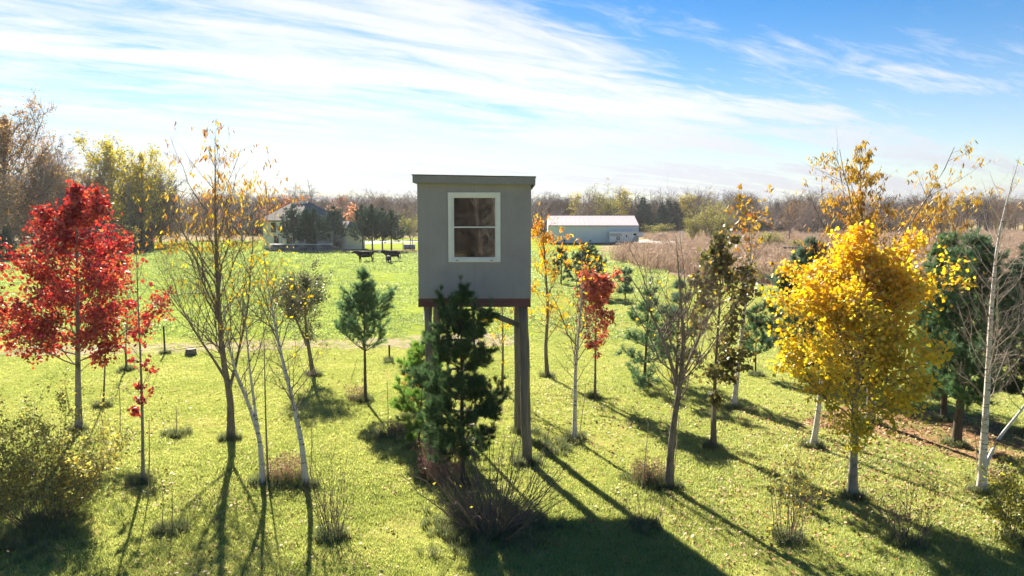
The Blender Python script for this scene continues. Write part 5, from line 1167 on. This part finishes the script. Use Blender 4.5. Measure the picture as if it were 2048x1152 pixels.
# longer tufts the mower leaves round every trunk, post and shrub
V, F, va = blades(2, 34, .10, .20, .011, .8)
rg = np.random.default_rng(302); pts = []
for x, y, r_ in TRUNK_BASES:
    if y > 33: continue
    m = int(16 + r_ * 60); a = rg.uniform(0, 6.28, m); q = r_ * np.sqrt(rg.uniform(0, 1, m)); pts.append(np.stack([x + np.cos(a) * q, y + np.sin(a) * q * .8, np.full(m, .01)], 1))
for px, py, w_, m in ((575, 968, 36, 90), (790, 872, 60, 120), (985, 1060, 120, 420), (1300, 968, 40, 90), (253, 744, 14, 20), (779, 727, 14, 20), (350, 872, 26, 30), (880, 950, 50, 130), (1100, 895, 60, 60), (60, 1080, 120, 110), (720, 800, 26, 40)):
    c = ground(px, py); W = w_ / FPX * c[1]; pts.append(np.stack([c[0] + rg.normal(0, W * .5, m), c[1] + rg.normal(0, W * .45, m), np.full(m, .01)], 1))
P = np.concatenate(pts); n = len(P); s = rg.uniform(.45, 1.15, n)
scatter('long_grass', V, F, va, G_LONG, P, np.stack([s, s, s], 1), rots(rg, n, .2), kind='stuff', label='unmown dark grass tufts round the trunks and shrubs', cat='grass')
# pasture
V, F, va = blades(3, 22, .22, .10, .03, .9)
rg, P = spread(303, 42000, (30.5, 112), px=(-60, 1330), pw=1.0); P[:, 2] = .01
ed = np.interp(P[:, 1], [31, 60, 85, 128], [6, 10, 14, 18]); P = P[P[:, 0] < ed + 6]; 
P = P[~(inside(P, DIRT) & (rg.uniform(size=len(P)) < .65))]; n = len(P)
nz = vnoise(P, .35, 5); k = rg.uniform(size=n) < np.clip(.75 + nz, .2, 1); P, nz = P[k], nz[k]; n = len(P)
s = rg.uniform(.6, 1.3, n) * (1 + .6 * np.clip(nz, -.5, 1)) * np.interp(P[:, 1], [30, 110], [.75, 2.0])
scatter('pasture_grass', V, F, va, G_PAST, P, np.stack([s * 1.3, s * 1.3, s * .8], 1), rots(rg, n), kind='stuff', label='bright green grazed pasture grass', cat='grass')
# brown reed and goldenrod field
def reed(seed, n, rad, h):
    rg = np.random.default_rng(seed); V, F, va = blades(seed, n, rad, h, .035, .35); vs, fs, vv = [V], [F[0], F[1]], [va]; o = len(V)
    for i in range(n):
        e = V[i * 5 + 4]; 
        for j in range(5):
            d = unit(rg.normal(size=3)) * .13; c = e - np.array([0, 0, .06 * j]); q = unit(rg.normal(size=3)) * .045
            vs.append(np.array([c - q, c + q, c + d])); fs.append(np.array([[o, o + 1, o + 2]])); vv.append(np.full(3, min(1, .6 + rg.uniform(0, .4)))); o += 3
    f3 = np.concatenate([fs[1]] + fs[2:]); return np.concatenate(vs), [fs[0], f3], np.concatenate(vv)
V, F, va = reed(4, 16, .55, 1.25)
rg = np.random.default_rng(304); n = 26000; Y = 46 + (250 - 46) * rg.uniform(0, 1, n) ** 1.35; X = (rg.uniform(1150, 2140, n) - 1024) / FPX * Y
lim = np.interp(Y, [46, 56, 66, 84, 105, 125, 250], [44, 22, 17, 13, 17, 30, 40]); k = (X > lim + rg.normal(0, 1.0, n)); P = np.stack([X, Y, np.full(n, .025)], 1)[k]; n = len(P)
nz = vnoise(P, .09, 9); s = rg.uniform(.6, 1.15, n) * (1 + .35 * nz); 
k = rg.uniform(size=n) < np.clip(.9 + nz, .3, 1); P, s = P[k], s[k]; n = len(P)
keep = ~((np.abs(P[:, 0] - 26) < 12) & (P[:, 1] > 128) & (P[:, 1] < 150)); P, s = P[keep], s[keep]; n = len(P)
scatter('reed_field', V, F, va, G_REED, P, np.stack([s, s, s], 1), rots(rg, n, .1), kind='stuff', label='pinkish brown field of dead reeds and weeds right of the barn', cat='reeds')
V, F, va = reed(6, 14, .5, 1.0)
# dry weeds in the strip
def weed(label, px, py, w_, top, m, seed, mat):
    rg = np.random.default_rng(seed); c = ground(px, py); W = w_ / FPX * c[1]; H = at(px, top, c[1])[2]
    V, F, va = blades(seed, m, W, H, .007, .35); n = m * 2
    a = rg.integers(0, m, n); e = V[a * 5 + 2] * .5 + V[a * 5 + 4] * .5; e = np.repeat(e, 2, 0) + rg.normal(0, .03, (n * 2, 3)) * np.array([1, 1, 1.6])
    V2, F2, v2 = leaves(rg, e, .045, 'oval', .1)
    o = thing('weed_clump', label, 'weeds', c, group='dry weed clumps on the lawn'); link('stalks', mesh_np('stalks', V, F, {'var': va * .6}), mat, o); link('seed_heads', mesh_np('seed_heads', V2, [F2], {'var': v2}), mat, o)
weed('tan weed clump between the two white birches left', 573, 966, 34, 908, 170, 401, L_DRY)
weed('brown weed clump at the foot of the young pine', 712, 802, 20, 768, 90, 402, L_DRY)
weed('mauve brown weed clump at the left front tower post', 884, 962, 44, 885, 260, 403, M_leaf('mauve weed', [(0, (.14, .07, .065)), (.6, (.26, .15, .13)), (1, (.38, .25, .20))], .3, .05))
weed('tan weed clump left of the leafless wide tree', 1296, 966, 36, 918, 150, 404, L_DRY)
weed('weed clump in needle litter right of the forked birch', 2000, 972, 26, 935, 110, 405, L_DRY)
weed('weeds in the shade behind the left tower posts', 800, 872, 30, 842, 110, 406, L_DRY)
# fallen leaves
V, F = LEAF['maple']; V = V * np.array([1, 1, .6]) - np.array([.5, 0, 0])
rg, P = spread(305, 11000, (9.3, 29), pw=1.0); P = P[rg.uniform(size=len(P)) < np.clip(.45 + vnoise(P, .45, 4) * 1.6, .05, 1)]; pt = [P]
for px, py, w_, m in ((1720, 960, 260, 1900), (1640, 860, 240, 1400), (1800, 860, 240, 1800), (1560, 1060, 300, 900), (1950, 1050, 200, 400), (160, 880, 170, 420), (300, 985, 120, 160), (1250, 830, 300, 1100), (1100, 780, 130, 250), (460, 1000, 120, 200)):
    c = ground(px, py); W = w_ / FPX * c[1]; pt.append(np.stack([c[0] + rg.normal(0, W * .6, m), c[1] + rg.normal(0, W * .45, m), np.full(m, .01)], 1))
P = np.concatenate(pt); P[:, 2] = rg.uniform(.035, .075, len(P)); n = len(P); s = rg.uniform(.025, .065, n)
L_FALL = new_mat('fallen leaf'); t = NT(L_FALL)
col = t.ramp(t.n('ShaderNodeObjectInfo').outputs['Random'], [(0, (.24, .13, .06)), (.4, (.40, .26, .12)), (.65, (.42, .28, .11)), (.85, (.42, .16, .05)), (.95, (.32, .07, .035)), (1, (.44, .34, .2))]); t.out(t.principled(col, .6, None, 0, .3))
scatter('fallen_leaves', V, F, np.zeros(len(V)), L_FALL, P, np.stack([s, s, s], 1), rots(rg, n, .45), kind='stuff', label='scattered tan and orange leaves lying on the lawn', cat='fallen leaves')
# ================================================================== thin autumn haze
m = new_mat('haze air'); t = NT(m); pv = t.n('ShaderNodeVolumePrincipled'); pv.inputs['Color'].default_value = (.90, .94, 1, 1)
pv.inputs['Density'].default_value = .00014; pv.inputs['Anisotropy'].default_value = .25
t.L.new(pv.outputs[0], t.n('ShaderNodeOutputMaterial').inputs['Volume'])
tag(MB().box(-3600, 3600, -700, 4600, -1.0, 42).build('haze', m), kind='stuff')
